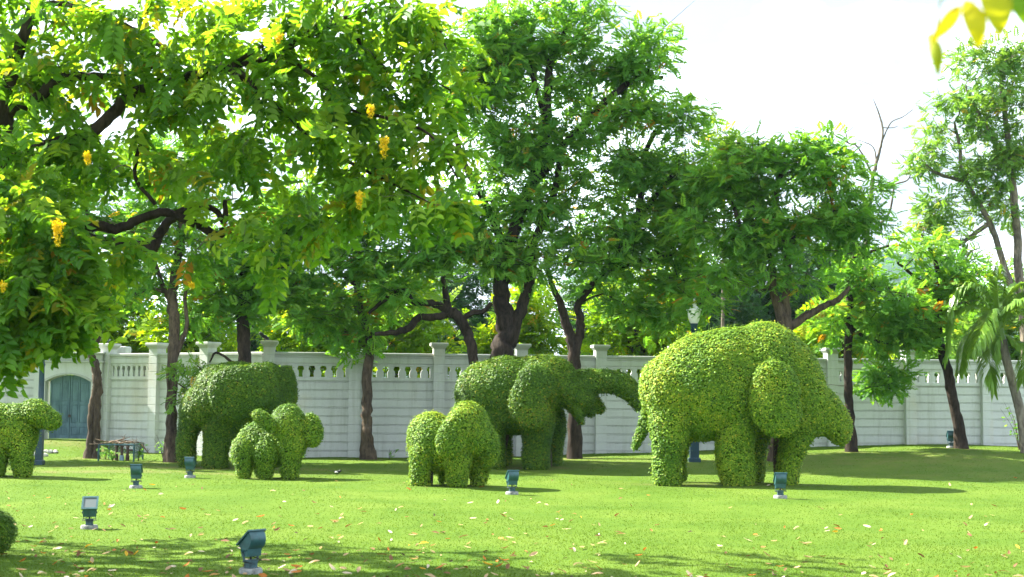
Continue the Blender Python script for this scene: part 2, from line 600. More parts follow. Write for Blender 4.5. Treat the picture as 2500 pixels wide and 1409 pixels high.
# ------------------------------------------------------------------ ground
def soil(x, y):
    s = np.zeros_like(x)
    for px, Y, rx, ry, a in ((520, 32.4, 3.6, 0.45, 0.8), (250, 30.6, 4.5, 0.45, 0.7), (1310, 32.6, 1.6, 0.5, 0.6), (1660, 28.2, 1.0, 0.4, 0.5), (2180, 34.0, 4.0, 2.0, 0.35), (1800, 34.5, 5.0, 1.5, 0.3), (170, 38.4, 1.8, 0.6, 0.7), (898, 36.2, 0.6, 0.45, 0.8), (420, 34.8, 0.6, 0.45, 0.8), (228, 35.8, 0.6, 0.45, 0.8), (1405, 36.0, 0.6, 0.5, 0.8), (2078, 36.2, 0.6, 0.5, 0.8), (2348, 36.6, 0.6, 0.5, 0.8), (1800, 28.2, 1.3, 0.45, 0.35), (1100, 27.2, 0.9, 0.35, 0.35), (660, 29.2, 0.9, 0.35, 0.35), (40, 28.7, 0.9, 0.35, 0.4), (612, 14.2, 0.2, 0.2, 0.5), (1905, 24.4, 0.22, 0.2, 0.4), (2400, 31.0, 3.0, 1.0, 0.25)):
        c = W(px, 1100, Y)
        s = np.maximum(s, a * np.exp(-((x - c[0]) / rx) ** 2 - ((y - Y) / ry) ** 2))
    return s


def build_lawn():
    xs = np.concatenate([[-900, -300, -120, -60], np.arange(-30, 30.01, 0.4), [60, 120, 300, 900]])
    ys = np.concatenate([[-60, -20], np.arange(-4, 44, 0.4), [50, 70, 120, 300, 700, 1500]])
    X, Y = np.meshgrid(xs, ys)
    Z = ground(X, Y)
    Z = np.where(Y > 44, ground(X, np.full_like(Y, 44.0)), Z)
    V = np.stack([X, Y, Z], -1).reshape(-1, 3)
    nx, ny = len(xs), len(ys)
    i, j = np.meshgrid(np.arange(ny - 1), np.arange(nx - 1), indexing='ij')
    a = (i * nx + j).ravel()
    F = np.stack([a, a + 1, a + nx + 1, a + nx], -1)
    s = soil(X.ravel(), Y.ravel())
    tint = np.stack([s, s, s, np.ones_like(s)], -1)
    o = mobj('lawn', npmesh('lawn', V, F, M['lawn'], tint, True))
    put(o, 'mown green lawn with worn patches', 'lawn', kind='structure')


build_lawn()


def build_grass():
    parts = []
    for n in (270000,):
        y = 11.5 + 28.0 * rng.uniform(0, 1, n) ** 1.75
        w = 0.0050 * (y / 13.5)
        h = np.interp(y, [11.5, 16, 24, 40], [0.027, 0.021, 0.015, 0.017])
        half = y * 0.36 * 1.18 + 0.5
        x = rng.uniform(-1, 1, n) * half
        keep = rng.uniform(0, 1, n) > soil(x, y) * 0.9
        x, y, w, h = x[keep], y[keep], w[keep], h[keep]
        n = len(x)
        z = ground(x, y)
        a = rng.uniform(0, 2 * np.pi, n)
        hh = h * rng.uniform(0.5, 1.25, n)
        lean = rng.normal(0, 0.6, (n, 2)) * hh[:, None]
        base = np.stack([x, y, z - 0.004], -1)
        sd = np.stack([np.cos(a), np.sin(a), np.zeros(n)], -1) * (w * rng.uniform(0.6, 1.3, n))[:, None]
        tip = base + np.concatenate([lean, hh[:, None]], 1)
        V = np.stack([base - sd, base + sd, tip], 1).reshape(-1, 3)
        r = np.clip(rng.normal(0.55, 0.13, n), 0, 1)
        g = rng.uniform(0.9, 1.12, n)
        tint = np.repeat(np.stack([r, g, g, np.ones(n)], -1), 3, axis=0)
        parts.append((V, tint))
    V = np.concatenate([p[0] for p in parts])
    T = np.concatenate([p[1] for p in parts])
    F = np.arange(len(V)).reshape(-1, 3)
    o = mobj('grass', npmesh('grass', V, F, M['grass_blade'], T))
    put(o, 'short mown grass blades covering the lawn', 'grass', kind='stuff')


build_grass()


def build_hill():
    xs = np.linspace(-700, 1100, 110)
    ts = np.linspace(0, 1, 14)
    V = []
    for tt in ts:
        for x in xs:
            c = 12 + 98 * math.exp(-((x - 255) / 105) ** 2) + 6 * math.exp(-((x + 250) / 220) ** 2) + 6 * math.sin(x * 0.045) + 3 * math.sin(x * 0.13 + 1)
            V.append((x, 760 + 260 * tt, -2 + c * math.sin(tt * math.pi / 2) ** 1.2 + random.uniform(-2.0, 2.0) * (0 if tt == 0 else 1)))
    n = len(xs)
    i, j = np.meshgrid(np.arange(len(ts) - 1), np.arange(n - 1), indexing='ij')
    a = (i * n + j).ravel()
    F = np.stack([a, a + 1, a + n + 1, a + n], -1)
    o = mobj('hill', npmesh('hill', np.array(V), F, M['forest'], None, True))
    put(o, 'distant wooded blue hill beyond the trees', 'hill', kind='structure')


build_hill()

# ------------------------------------------------------------------ boundary wall
WALL_TOP = 2.77
PL_H = 0.225                       # plank height
BAL_Z0, BAL_Z1 = 2.13, 2.42        # openings
RAIL_Z = 2.06                      # underside of the balustrade panel


def plank_mesh(L, h=PL_H):
    mb = MB()
    g = 0.004
    mb.box(0.0, L, -0.06, 0.06, g, h - 0.033, 0.007)
    mb.box(0.0, L, -0.052, 0.06, h - 0.026, h - 0.002, 0.004)
    return mb.mesh('plank', M['wall'])


def baluster_mesh(w_top, w_waist, w_foot, h, th=0.13):
    """slab between two openings; the openings bulge at the top, pinch, and widen at the foot"""
    prof = [(0.0, 0.5 * w_foot), (0.10, 0.5 * w_foot), (0.30, 0.5 * w_foot * 1.12), (0.42, 0.5 * w_foot), (0.55, 0.5 * (w_waist + w_foot) * 0.62), (0.68, 0.5 * w_waist), (0.80, 0.5 * w_waist * 1.1), (0.92, 0.5 * w_top * 0.9), (1.0, 0.5 * w_top)]
    mb = MB()
    poly = [(x, z * h) for z, x in prof] + [(-x, z * h) for z, x in prof[::-1]]
    mb.prism(poly, -th / 2, th / 2, 'y')
    return mb.mesh('baluster', M['wall'])


def post_mesh(w, d, top):
    """rusticated post with grooves every plank height"""
    mb = MB()
    prof = [(1.0, -0.25)]
    z = PL_H
    g = 0.012
    while z < top - 0.12:
        prof += [(1.0, z - g), (0.955, z - g * 0.5), (0.955, z + g * 0.5), (1.0, z + g)]
        z += PL_H
    prof.append((1.0, top - 0.002))
    V = []
    for k, zz in prof:
        i = (1 - k) * 0.22
        V += [(-w / 2 + i, -d / 2 + i, zz), (w / 2 - i, -d / 2 + i, zz), (w / 2 - i, d / 2 - i, zz), (-w / 2 + i, d / 2 - i, zz)]
    F = []
    for r in range(len(prof) - 1):
        for k in range(4):
            F.append((r * 4 + k, r * 4 + (k + 1) % 4, r * 4 + 4 + (k + 1) % 4, r * 4 + 4 + k))
    n = len(V)
    F += [(3, 2, 1, 0), (n - 4, n - 3, n - 2, n - 1)]
    mb.add(V, F)
    return mb.mesh('post', M['wall'])


def cap_mesh(w, d):
    mb = MB()
    prof = [(0.0, 0.0), (0.012, 0.03), (0.04, 0.065), (0.052, 0.09), (0.072, 0.0905), (0.078, 0.10), (0.078, 0.155), (0.068, 0.168)]
    V = []
    for e, z in prof:
        V += [(-w / 2 - e, -d / 2 - e, z), (w / 2 + e, -d / 2 - e, z), (w / 2 + e, d / 2 + e, z), (-w / 2 - e, d / 2 + e, z)]
    F = []
    for r in range(len(prof) - 1):
        for k in range(4):
            F.append((r * 4 + k, r * 4 + (k + 1) % 4, r * 4 + 4 + (k + 1) % 4, r * 4 + 4 + k))
    n = len(V)
    F += [(3, 2, 1, 0), (n - 4, n - 3, n - 2, n - 1)]
    mb.add(V, F)
    return mb.mesh('cap', M['coping'])


POST_W = 0.30


def build_wall(name, label, pts, post_tops, blind=False, nopen=7, ends=(True, True)):
    """pts: list of (x, y) post centres"""
    root = empty(name, (pts[0][0], pts[0][1], 0), label, 'wall')
    o0 = np.array([pts[0][0], pts[0][1], 0.0])
    pm = post_mesh(POST_W, 0.34, 2.895)
    cm = cap_mesh(POST_W, 0.34)
    for k, (x, y) in enumerate(pts):
        if (k == 0 and not ends[0]) or (k == len(pts) - 1 and not ends[1]):
            continue
        q = pts[min(k + 1, len(pts) - 1)]
        q0 = pts[max(k - 1, 0)]
        ang = math.atan2(q[1] - q0[1], q[0] - q0[0])
        po = mobj('post', pm, root, (x - o0[0], y - o0[1], 0), (0, 0, ang))
        co = mobj('cap', cm, po, (0, 0, 2.885))
    for k in range(len(pts) - 1):
        a = np.array(pts[k])
        bq = np.array(pts[k + 1])
        d = bq - a
        Lc = np.linalg.norm(d)
        ang = math.atan2(d[1], d[0])
        u = d / Lc
        s0 = a + u * (POST_W / 2 - 0.01)
        L = Lc - POST_W + 0.02
        base = s0 - o0[:2]
        rot = (0, 0, ang)

        def at(sx, z, back=0.0):
            q = base + u * sx + np.array([-u[1], u[0]]) * back
            return (q[0], q[1], z)
        pk = plank_mesh(L)
        nz = 9
        for i in range(-1, nz):
            mobj('plank', pk, root, at(0, i * PL_H, 0.03), rot)
        mb = MB()
        mb.box(0.002, L - 0.002, -0.035, 0.035, -0.2, nz * PL_H + 0.03)
        mb.obj('joint_filling', M['joint'], root, loc=at(0, 0, 0.03), rot=rot)
        # balustrade panel: bottom rail, top rail, end stiles, balusters
        z0 = nz * PL_H
        mb = MB()
        mb.box(0, L, -0.075, 0.075, z0 + 0.004, BAL_Z0, 0.012)
        mb.obj('bottom_rail', M['wall'], root, loc=at(0, 0, 0.02), rot=rot)
        mb = MB()
        mb.box(0, L, -0.075, 0.075, BAL_Z1, BAL_Z1 + 0.06, 0.008)
        mb.box(0, L, -0.095, 0.095, BAL_Z1 + 0.062, WALL_TOP - 0.13, 0.015)
        mb.box(0, L, -0.11, 0.11, WALL_TOP - 0.128, WALL_TOP - 0.085, 0.01)
        mb.obj('top_rail', M['wall'], root, loc=at(0, 0, 0.02), rot=rot)
        mb = MB()
        mb.box(0, L, -0.14, 0.14, WALL_TOP - 0.083, WALL_TOP, 0.015)
        mb.obj('coping', M['coping'], root, loc=at(0, 0, 0.02), rot=rot)
        stile = 0.09
        inner = L - 2 * stile
        pitch = inner / (nopen - 1 + 0.0)
        bw = pitch * 0.62
        bm = baluster_mesh(bw * 0.95, bw * 0.62, bw * 1.02, BAL_Z1 - BAL_Z0)
        sm = MB().box(0, stile, -0.07, 0.07, BAL_Z0 + 0.001, BAL_Z1 - 0.001).mesh('stile', M['wall'])
        mobj('stile', sm, root, at(0, 0, 0.02), rot)
        mobj('stile', sm, root, at(L - stile, 0, 0.02), rot)
        for i in range(nopen - 1):
            mobj('baluster', bm, root, at(stile + pitch * (i + 0.5), BAL_Z0, 0.02), rot)
        if blind:
            mb = MB()
            mb.box(stile, L - stile, 0.065, 0.085, BAL_Z0 - 0.02, BAL_Z1 + 0.02)
            mb.obj('back_panel', M['wall'], root, loc=at(0, 0, 0.02), rot=rot)
    return root


def on_line(px, A, B):
    """point on the ground line A-B (xy) under picture column px"""
    v0 = W(px, 1000, 10.0)
    k = v0[0] / 10.0
    (ax, ay), (bx, by) = A, B
    tt = (k * ay - ax) / ((bx - ax) - k * (by - ay))
    return (ax + (bx - ax) * tt, ay + (by - ay) * tt)


pA = W(655, 1000, 37.0)
pB = W(2500, 1000, 40.0)
A2, B2 = (pA[0], pA[1]), (pB[0], pB[1])
main_px = [655, 864, 1070, 1272, 1465, 1655, 1843, 2029, 2219, 2405, 2590, 2770, 2945]
main_pts = [on_line(px, A2, B2) for px in main_px]
build_wall('garden_wall', 'long pale concrete plank wall with pierced balustrade behind the elephant hedges', main_pts, None)
left_pts = [(W(262, 1000, 40.3)[0], 40.3), (W(381, 1000, 39.4)[0], 39.4), (W(505, 1000, 38.3)[0], 38.3), (A2[0] - 0.02, A2[1])]
build_wall('garden_wall', 'angled pale wall section with blind balustrade between blue gate and thick trunk', left_pts, None, blind=True, nopen=8, ends=(True, False))


def build_gate_wall():
    GY = 40.2
    x0 = W(95, 1000, GY)[0] - 0.1
    x1 = W(250, 1000, GY)[0]
    dx0, dx1 = W(120, 1000, GY)[0], W(219, 1000, GY)[0]
    zb = gz((dx0 + dx1) / 2, GY)
    cx = (dx0 + dx1) / 2
    hw = (dx1 - dx0) / 2
    spring, rise = W(160, 932, GY)[2], 0.20
    root = empty('gate_wall', (cx, GY, 0), 'pale gate wall with shallow arch around the blue double door', 'wall')
    mb = MB()
    # front face with arched opening, as left jamb, right jamb, spandrel
    fw = hw + 0.07
    mb.box(x0 - cx, -fw, -0.2, 0.25, -0.2, spring)
    mb.box(fw, x1 - cx, -0.2, 0.25, -0.2, spring)
    mb.obj('jamb', M['wall'], root)
    n = 14
    poly = []
    for k in range(n + 1):
        a = -1 + 2 * k / n
        poly.append((a * fw, spring + rise * (1 - a * a)))
    top = 2.50
    mb = MB()
    V, F = [], []
    for yy in (-0.2, 0.25):
        for (a, z) in poly:
            V.append((a, yy, z))
        for (a, z) in poly:
            V.append((a, yy, top))
    m_ = n + 1
    for k in range(n):
        F.append((k, k + 1, m_ + k + 1, m_ + k))
        F.append((2 * m_ + k, 2 * m_ + m_ + k, 2 * m_ + m_ + k + 1, 2 * m_ + k + 1))
        F.append((k, 2 * m_ + k, 2 * m_ + k + 1, k + 1))
    mb.add(V, F)
    mb.box(x0 - cx, -fw - 0.001, -0.2, 0.25, spring + 0.001, top)
    mb.box(fw + 0.001, x1 - cx, -0.2, 0.25, spring + 0.001, top)
    mb.obj('arch_spandrel', M['wall'], root)
    mb = MB()
    for k in range(n):
        (a, z), (a2, z2) = poly[k], poly[k + 1]
        mb.add([(a, -0.23, z), (a2, -0.23, z2), (a2 * 1.06, -0.23, z2 + 0.05), (a * 1.06, -0.23, z + 0.05), (a, -0.195, z), (a2, -0.195, z2), (a2 * 1.06, -0.195, z2 + 0.05), (a * 1.06, -0.195, z + 0.05)],
               [(0, 1, 2, 3), (7, 6, 5, 4), (0, 4, 5, 1), (3, 2, 6, 7), (0, 3, 7, 4), (1, 5, 6, 2)])
    mb.obj('arch_moulding', M['coping'], root)
    mb = MB()
    mb.box(x0 - cx - 0.05, x1 - cx + 0.05, -0.26, 0.3, top + 0.002, top + 0.06, 0.01)
    mb.box(x0 - cx, x1 - cx, -0.22, 0.26, top + 0.062, 2.74, 0.01)
    mb.box(x0 - cx - 0.06, x1 - cx + 0.06, -0.27, 0.31, 2.742, 2.80, 0.015)
    mb.obj('cornice', M['coping'], root)
    # square pier behind the cornice
    p = W(283, 1000, 40.9)
    mb = MB()
    mb.box(-0.3, 0.3, -0.3, 0.3, -0.2, W(283, 846, 40.9)[2], 0.02)
    q = mb.obj('gate_pier', M['wall'], root, loc=(p[0] - cx, 0.75, 0))
    # plank wall to the left of the gate, mostly behind leaves
    lx = x0
    mbp = plank_mesh(4.0)
    for i in range(-1, 11):
        mobj('plank', mbp, root, (lx - cx - 4.02, 0.05, i * PL_H))
    MB().box(-4.0, -0.03, -0.03, 0.03, -0.2, 11 * PL_H).obj('joint_filling', M['joint'], root, loc=(lx - cx, 0.05, 0))
    MB().box(-4.0, -0.02, -0.14, 0.14, 11 * PL_H + 0.004, 11 * PL_H + 0.09, 0.015).obj('coping', M['coping'], root, loc=(lx - cx, 0.05, 0))
    # the door
    d = empty('double_door', (cx, GY + 0.06, zb), 'weathered blue wooden double door with arched top and padlock', 'door')
    H1 = spring - zb
    for s in (-1, 1):
        # leaf: frame with 6 recessed panels
        def topz(x):
            a = x / fw
            return H1 + rise * (1 - a * a) - 0.015
        nn = 8
        xs = [s * (0.006 + (hw - 0.006) * k / nn) for k in range(nn + 1)]
        poly = [(x, 0.02) for x in (xs[0], xs[-1])]
        poly = [(xs[0], 0.02), (xs[-1], 0.02)] + [(x, topz(x)) for x in xs[::-1]]
        mb = MB()
        mb.prism(poly, 0.0, 0.05, 'y')
        leaf = mb.obj('door_leaf', M['door'], d)
        cols = [(0.05, 0.235), (0.275, hw - 0.045)]
        rows = [(0.12, 0.36), (0.46, 0.98), (1.06, H1 + 0.02)]
        rails = [0.0, 0.02, 0.41, 1.02]
        # raised stiles and rails
        mb = MB()
        for (xa, xb) in ((0.008, 0.05), (0.235, 0.275), (hw - 0.045, hw - 0.004)):
            a_, b_ = sorted((s * xa, s * xb))
            mb.box(a_, b_, -0.022, 0.0, 0.025, min(topz(a_), topz(b_)) - 0.01)
        for (za, zb_) in ((0.025, 0.12), (0.36, 0.46), (0.98, 1.06)):
            for (xa, xb) in ((0.051, 0.234), (0.276, hw - 0.046)):
                a_, b_ = sorted((s * xa, s * xb))
                mb.box(a_, b_, -0.021, -0.0005, za, zb_)
        mb.obj('door_frame', M['door'], leaf)
        for (za, zb_) in rows:
            for (xa, xb) in cols:
                a_, b_ = sorted((s * (xa + 0.02), s * (xb - 0.02)))
                zt = min(zb_, topz(a_) - 0.08, topz(b_) - 0.08)
                MB().box(a_, b_, -0.014, -0.001, za + 0.025, zt - 0.02, 0.005).obj('panel', M['door'], leaf)
    MB().box(-0.03, 0.03, -0.05, -0.023, 0.62, 0.70, 0.008).obj('padlock', M['rust'], d)
    for k in range(9):
        rx_, ry_ = rng.uniform(0.05, 0.12, 2)
        x = cx + rng.uniform(-0.1, 0.9)
        y = 36.6 + rng.uniform(-0.4, 0.6)
        V, F = blob_np((0, 0, 0), (rx_, ry_, rx_ * 0.6), 6, 4)
        V = V * (1 + rng.uniform(-0.15, 0.15, (len(V), 1)))
        o = mobj('stone', npmesh('stone', V, F, M['stone']), None, (x, y, gz(x, y) + rx_ * 0.35))
        put(o, 'small pale rubble stone in the grass below the blue door', 'stone', 'rubble stones below the door')


def blob_np(c, r, nu=12, nv=8, rot=0.0):
    """ellipsoid as (V, quads); r = (rx, ry, rz); rot about y axis (image plane)"""
    V = []
    for i in range(nv + 1):
        th = math.pi * i / nv
        for k in range(nu):
            ph = 2 * math.pi * k / nu
            V.append((r[0] * math.sin(th) * math.cos(ph), r[1] * math.sin(th) * math.sin(ph), r[2] * math.cos(th)))
    V = np.array(V)
    if rot:
        c_, s_ = math.cos(rot), math.sin(rot)
        V = np.stack([V[:, 0] * c_ + V[:, 2] * s_, V[:, 1], -V[:, 0] * s_ + V[:, 2] * c_], -1)
    V = V + np.array(c)
    i, k = np.meshgrid(np.arange(nv), np.arange(nu), indexing='ij')
    k2 = (k + 1) % nu
    F = np.stack([i * nu + k, (i + 1) * nu + k, (i + 1) * nu + k2, i * nu + k2], -1).reshape(-1, 4)
    return V, F


build_gate_wall()

# ------------------------------------------------------------------ topiary
tmp_col = bpy.data.collections.new('tmp')
scene.collection.children.link(tmp_col)


def remesh(Vs, Fs, voxel=0.06, smooth=8):
    b = 0
    VV, FF = [], []
    for V, F in zip(Vs, Fs):
        VV.append(V)
        FF.append(F + b)
        b += len(V)
    me = npmesh('tmp', np.concatenate(VV), np.concatenate(FF), M['hedge_core'])
    o = bpy.data.objects.new('tmp', me)
    tmp_col.objects.link(o)
    md = o.modifiers.new('r', 'REMESH')
    md.mode = 'VOXEL'
    md.voxel_size = voxel
    s = o.modifiers.new('s', 'SMOOTH')
    s.iterations = smooth
    s.factor = 0.5
    dg = bpy.context.evaluated_depsgraph_get()
    dg.update()
    ev = o.evaluated_get(dg)
    em = ev.to_mesh()
    V = np.empty(len(em.vertices) * 3, np.float32)
    em.vertices.foreach_get('co', V)
    V = V.reshape(-1, 3)
    em.calc_loop_triangles()
    T = np.empty(len(em.loop_triangles) * 3, np.int32)
    em.loop_triangles.foreach_get('vertices', T)
    T = T.reshape(-1, 3)
    ev.to_mesh_clear()
    bpy.data.objects.remove(o)
    bpy.data.meshes.remove(me)
    return V.astype(float), T


def leaf_quads(P, N, size, wid, tilt=0.36, lift=0.0):
    """one folded-looking rhombic leaf per point, facing roughly along N"""
    n = len(P)
    nn = unit(N + np.array([-0.12, 0, lift]) + rng.normal(0, tilt, (n, 3)))
    d = unit(np.cross(nn, rng.normal(0, 1, (n, 3))))
    s = np.cross(nn, d)
    L = (size * rng.uniform(0.65, 1.3, n))[:, None]
    w = (wid * rng.uniform(0.7, 1.2, n))[:, None]
    V = np.stack([P - d * L * 0.5, P + s * w * 0.5 - nn * w * 0.12, P + d * L * 0.5, P - s * w * 0.5 - nn * w * 0.12], 1).reshape(-1, 3)
    F = np.arange(4 * n).reshape(-1, 4)
    return V, F


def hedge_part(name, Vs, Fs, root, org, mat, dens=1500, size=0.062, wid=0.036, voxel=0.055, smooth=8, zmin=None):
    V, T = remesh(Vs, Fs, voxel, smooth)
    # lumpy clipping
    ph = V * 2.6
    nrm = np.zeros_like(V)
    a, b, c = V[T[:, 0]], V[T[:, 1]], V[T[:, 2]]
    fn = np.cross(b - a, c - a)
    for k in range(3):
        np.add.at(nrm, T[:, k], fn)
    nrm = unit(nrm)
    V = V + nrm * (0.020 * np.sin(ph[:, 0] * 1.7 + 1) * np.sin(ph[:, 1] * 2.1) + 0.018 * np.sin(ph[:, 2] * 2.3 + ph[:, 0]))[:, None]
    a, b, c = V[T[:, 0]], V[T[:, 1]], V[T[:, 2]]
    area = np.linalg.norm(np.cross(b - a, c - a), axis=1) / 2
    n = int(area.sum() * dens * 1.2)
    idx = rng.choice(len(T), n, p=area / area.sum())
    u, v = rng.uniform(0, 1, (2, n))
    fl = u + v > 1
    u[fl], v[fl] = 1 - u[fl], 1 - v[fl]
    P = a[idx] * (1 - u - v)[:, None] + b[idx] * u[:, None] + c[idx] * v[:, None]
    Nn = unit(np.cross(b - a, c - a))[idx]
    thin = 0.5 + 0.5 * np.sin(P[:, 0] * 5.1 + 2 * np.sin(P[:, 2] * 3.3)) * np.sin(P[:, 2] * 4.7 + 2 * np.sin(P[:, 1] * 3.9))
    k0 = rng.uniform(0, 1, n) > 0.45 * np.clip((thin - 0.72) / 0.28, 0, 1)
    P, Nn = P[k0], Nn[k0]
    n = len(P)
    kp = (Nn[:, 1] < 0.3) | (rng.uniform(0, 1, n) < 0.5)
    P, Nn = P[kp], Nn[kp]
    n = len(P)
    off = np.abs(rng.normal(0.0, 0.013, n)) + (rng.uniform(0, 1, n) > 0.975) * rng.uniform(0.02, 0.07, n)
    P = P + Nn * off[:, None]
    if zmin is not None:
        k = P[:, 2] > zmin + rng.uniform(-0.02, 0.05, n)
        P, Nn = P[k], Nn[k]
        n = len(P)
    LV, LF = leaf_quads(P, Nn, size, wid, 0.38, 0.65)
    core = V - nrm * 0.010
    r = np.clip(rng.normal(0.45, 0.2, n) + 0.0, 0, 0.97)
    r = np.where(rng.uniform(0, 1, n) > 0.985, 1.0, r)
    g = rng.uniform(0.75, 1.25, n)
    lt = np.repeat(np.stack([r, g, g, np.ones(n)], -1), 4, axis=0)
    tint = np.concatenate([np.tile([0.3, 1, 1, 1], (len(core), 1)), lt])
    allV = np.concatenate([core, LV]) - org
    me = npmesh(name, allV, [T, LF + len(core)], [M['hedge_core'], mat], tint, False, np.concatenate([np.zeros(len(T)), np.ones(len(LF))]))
    return mobj(name, me, root)


def topiary(label, D, px0, parts, mat, dens=1500, size=0.062, extra=None, name='topiary_elephant', cat='topiary'):
    """parts: {name: [prims]} prims: ('e', px, py, dy, rx_px, rz_px, ry_m, rot_deg) or ('c', [(px, py, dy, r_px)...])"""
    base = Wg(px0, D)
    root = empty(name, tuple(base), label, cat, 'topiary elephants on the lawn' if name == 'topiary_elephant' else None)
    s = D / FPX
    zmin = base[2]
    for pname, prims in parts:
        Vs, Fs = [], []
        for p in prims:
            if p[0] == 'e':
                _, px, py, dy, rx, rz, ry, rot = p
                c = W(px, py, D)
                c[1] += dy
                V, F = blob_np(c, (rx * s, ry, rz * s), 20, 14, math.radians(rot))
                Vs.append(V)
                Fs.append(F)
            else:
                pts = np.array([list(W(q[0], q[1], D) + np.array([0, q[2], 0])) + [q[3] * s] for q in p[1]])
                sp_ = smooth_path(pts, 6)
                for q in sp_:
                    V, F = blob_np(q[:3], (q[3],) * 3, 12, 8)
                    Vs.append(V)
                    Fs.append(F)
        hedge_part(pname, Vs, Fs, root, base, mat, dens * 1.35, size * 0.90, size * 0.56, zmin=zmin)
    for st in (extra or []):
        pts = np.array([W(q[0], q[1], D) + np.array([0, q[2], 0]) for q in st])
        rad = np.array([q[3] * s for q in st])
        sp_ = smooth_path(np.concatenate([pts, rad[:, None]], 1), 4)
        V, F = tube_np(sp_[:, :3], sp_[:, 3], 7, 0.1)
        mobj('stem', npmesh('stem', V - base, F, M['bark'], None, True), root)
    return root


# large elephant walking to the right
topiary('largest elephant topiary, trunk and head lowered, beside the white lantern post', 28.4, 1760, [
    ('body', [('e', 1745, 942, 0, 186, 130, 1.0, -8), ('e', 1860, 903, 0, 118, 114, 0.92, 0), ('e', 1645, 955, 0, 84, 92, 0.85, -15), ('e', 1785, 892, 0, 125, 95, 0.88, -9), ('e', 1700, 890, 0, 90, 62, 0.72, -22)]),
    ('head', [('e', 1930, 925, -0.15, 75, 105, 0.62, -22), ('e', 1950, 985, -0.15, 72, 80, 0.55, -20), ('e', 1985, 1005, -0.15, 52, 60, 0.45, -25)]),
    ('trunk', [('c', [(1985, 985, -0.15, 50), (2018, 1015, -0.15, 44), (2042, 1042, -0.15, 35), (2048, 1058, -0.15, 28)])]),
    ('tail', [('c', [(1578, 1000, 0.1, 13), (1573, 1040, 0.0, 14), (1560, 1070, 0.0, 14), (1549, 1092, 0.0, 12)])]),
    ('leg', [('c', [(1640, 1010, -0.3, 60), (1626, 1080, -0.45, 40), (1622, 1140, -0.5, 34), (1625, 1178, -0.5, 30)])]),
    ('leg', [('c', [(1665, 1040, 0.55, 40), (1672, 1100, 0.55, 18), (1672, 1165, 0.55, 18)])]),
    ('leg', [('c', [(1795, 1000, -0.3, 62), (1786, 1085, -0.45, 47), (1787, 1140, -0.5, 45), (1792, 1180, -0.5, 38)])]),
    ('leg', [('c', [(1860, 1040, 0.5, 40), (1856, 1100, 0.5, 30), (1850, 1170, 0.5, 26)])]),
    ('leg', [('c', [(1955, 1020, -0.2, 48), (1935, 1070, -0.2, 36), (1922, 1120, -0.2, 31), (1915, 1180, -0.2, 27)])]),
    ('ear', [('e', 1868, 972, -1.0, 64, 88, 0.27, -4), ('e', 1884, 1000, -0.95, 54, 58, 0.25, 8)]),
], M['leaf_hedge'], 1500, 0.062, [
    [(1640, 1180, -0.1, 6), (1645, 1110, -0.1, 6), (1640, 1020, 0, 5)], [(1655, 1180, 0.1, 7), (1660, 1100, 0.1, 7), (1665, 1030, 0, 6)],
    [(1663, 1110, 0.1, 4), (1690, 1065, 0.1, 4), (1705, 1045, 0, 4)], [(1840, 1180, 0.1, 7), (1836, 1100, 0.1, 7), (1830, 1040, 0, 6)], [(1895, 1180, 0.0, 5), (1893, 1090, 0.0, 6), (1900, 1040, 0, 5)]])

# elephant with raised, reaching trunk
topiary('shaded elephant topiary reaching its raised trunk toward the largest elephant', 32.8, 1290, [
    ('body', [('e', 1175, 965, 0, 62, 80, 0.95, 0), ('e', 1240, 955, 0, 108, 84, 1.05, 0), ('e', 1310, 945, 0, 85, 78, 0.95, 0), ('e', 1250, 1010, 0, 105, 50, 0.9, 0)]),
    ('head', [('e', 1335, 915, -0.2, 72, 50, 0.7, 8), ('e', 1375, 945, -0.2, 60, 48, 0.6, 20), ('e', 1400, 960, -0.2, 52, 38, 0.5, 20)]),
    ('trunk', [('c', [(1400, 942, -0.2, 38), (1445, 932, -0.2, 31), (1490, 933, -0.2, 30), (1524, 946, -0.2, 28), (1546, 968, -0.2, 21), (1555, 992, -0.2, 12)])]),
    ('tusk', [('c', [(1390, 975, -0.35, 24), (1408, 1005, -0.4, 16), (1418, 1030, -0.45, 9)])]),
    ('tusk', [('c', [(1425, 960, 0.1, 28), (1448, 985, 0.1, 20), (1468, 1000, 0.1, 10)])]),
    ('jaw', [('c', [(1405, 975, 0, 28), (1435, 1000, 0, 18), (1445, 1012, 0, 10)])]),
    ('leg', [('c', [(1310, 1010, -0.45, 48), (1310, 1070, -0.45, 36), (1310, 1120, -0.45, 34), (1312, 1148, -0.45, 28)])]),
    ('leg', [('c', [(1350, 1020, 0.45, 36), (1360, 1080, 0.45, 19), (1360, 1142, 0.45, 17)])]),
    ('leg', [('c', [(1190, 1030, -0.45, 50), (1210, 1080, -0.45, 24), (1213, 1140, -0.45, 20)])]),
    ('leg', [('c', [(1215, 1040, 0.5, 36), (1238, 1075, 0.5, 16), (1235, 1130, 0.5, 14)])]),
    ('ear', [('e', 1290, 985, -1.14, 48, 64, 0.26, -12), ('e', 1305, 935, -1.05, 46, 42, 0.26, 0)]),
], M['leaf_hedge_d'], 1350, 0.066, [[(1345, 1145, 0.2, 5), (1340, 1080, 0.2, 5), (1330, 1030, 0.1, 5)], [(1225, 1140, 0, 4), (1240, 1060, 0, 4), (1250, 1030, 0, 4)]])

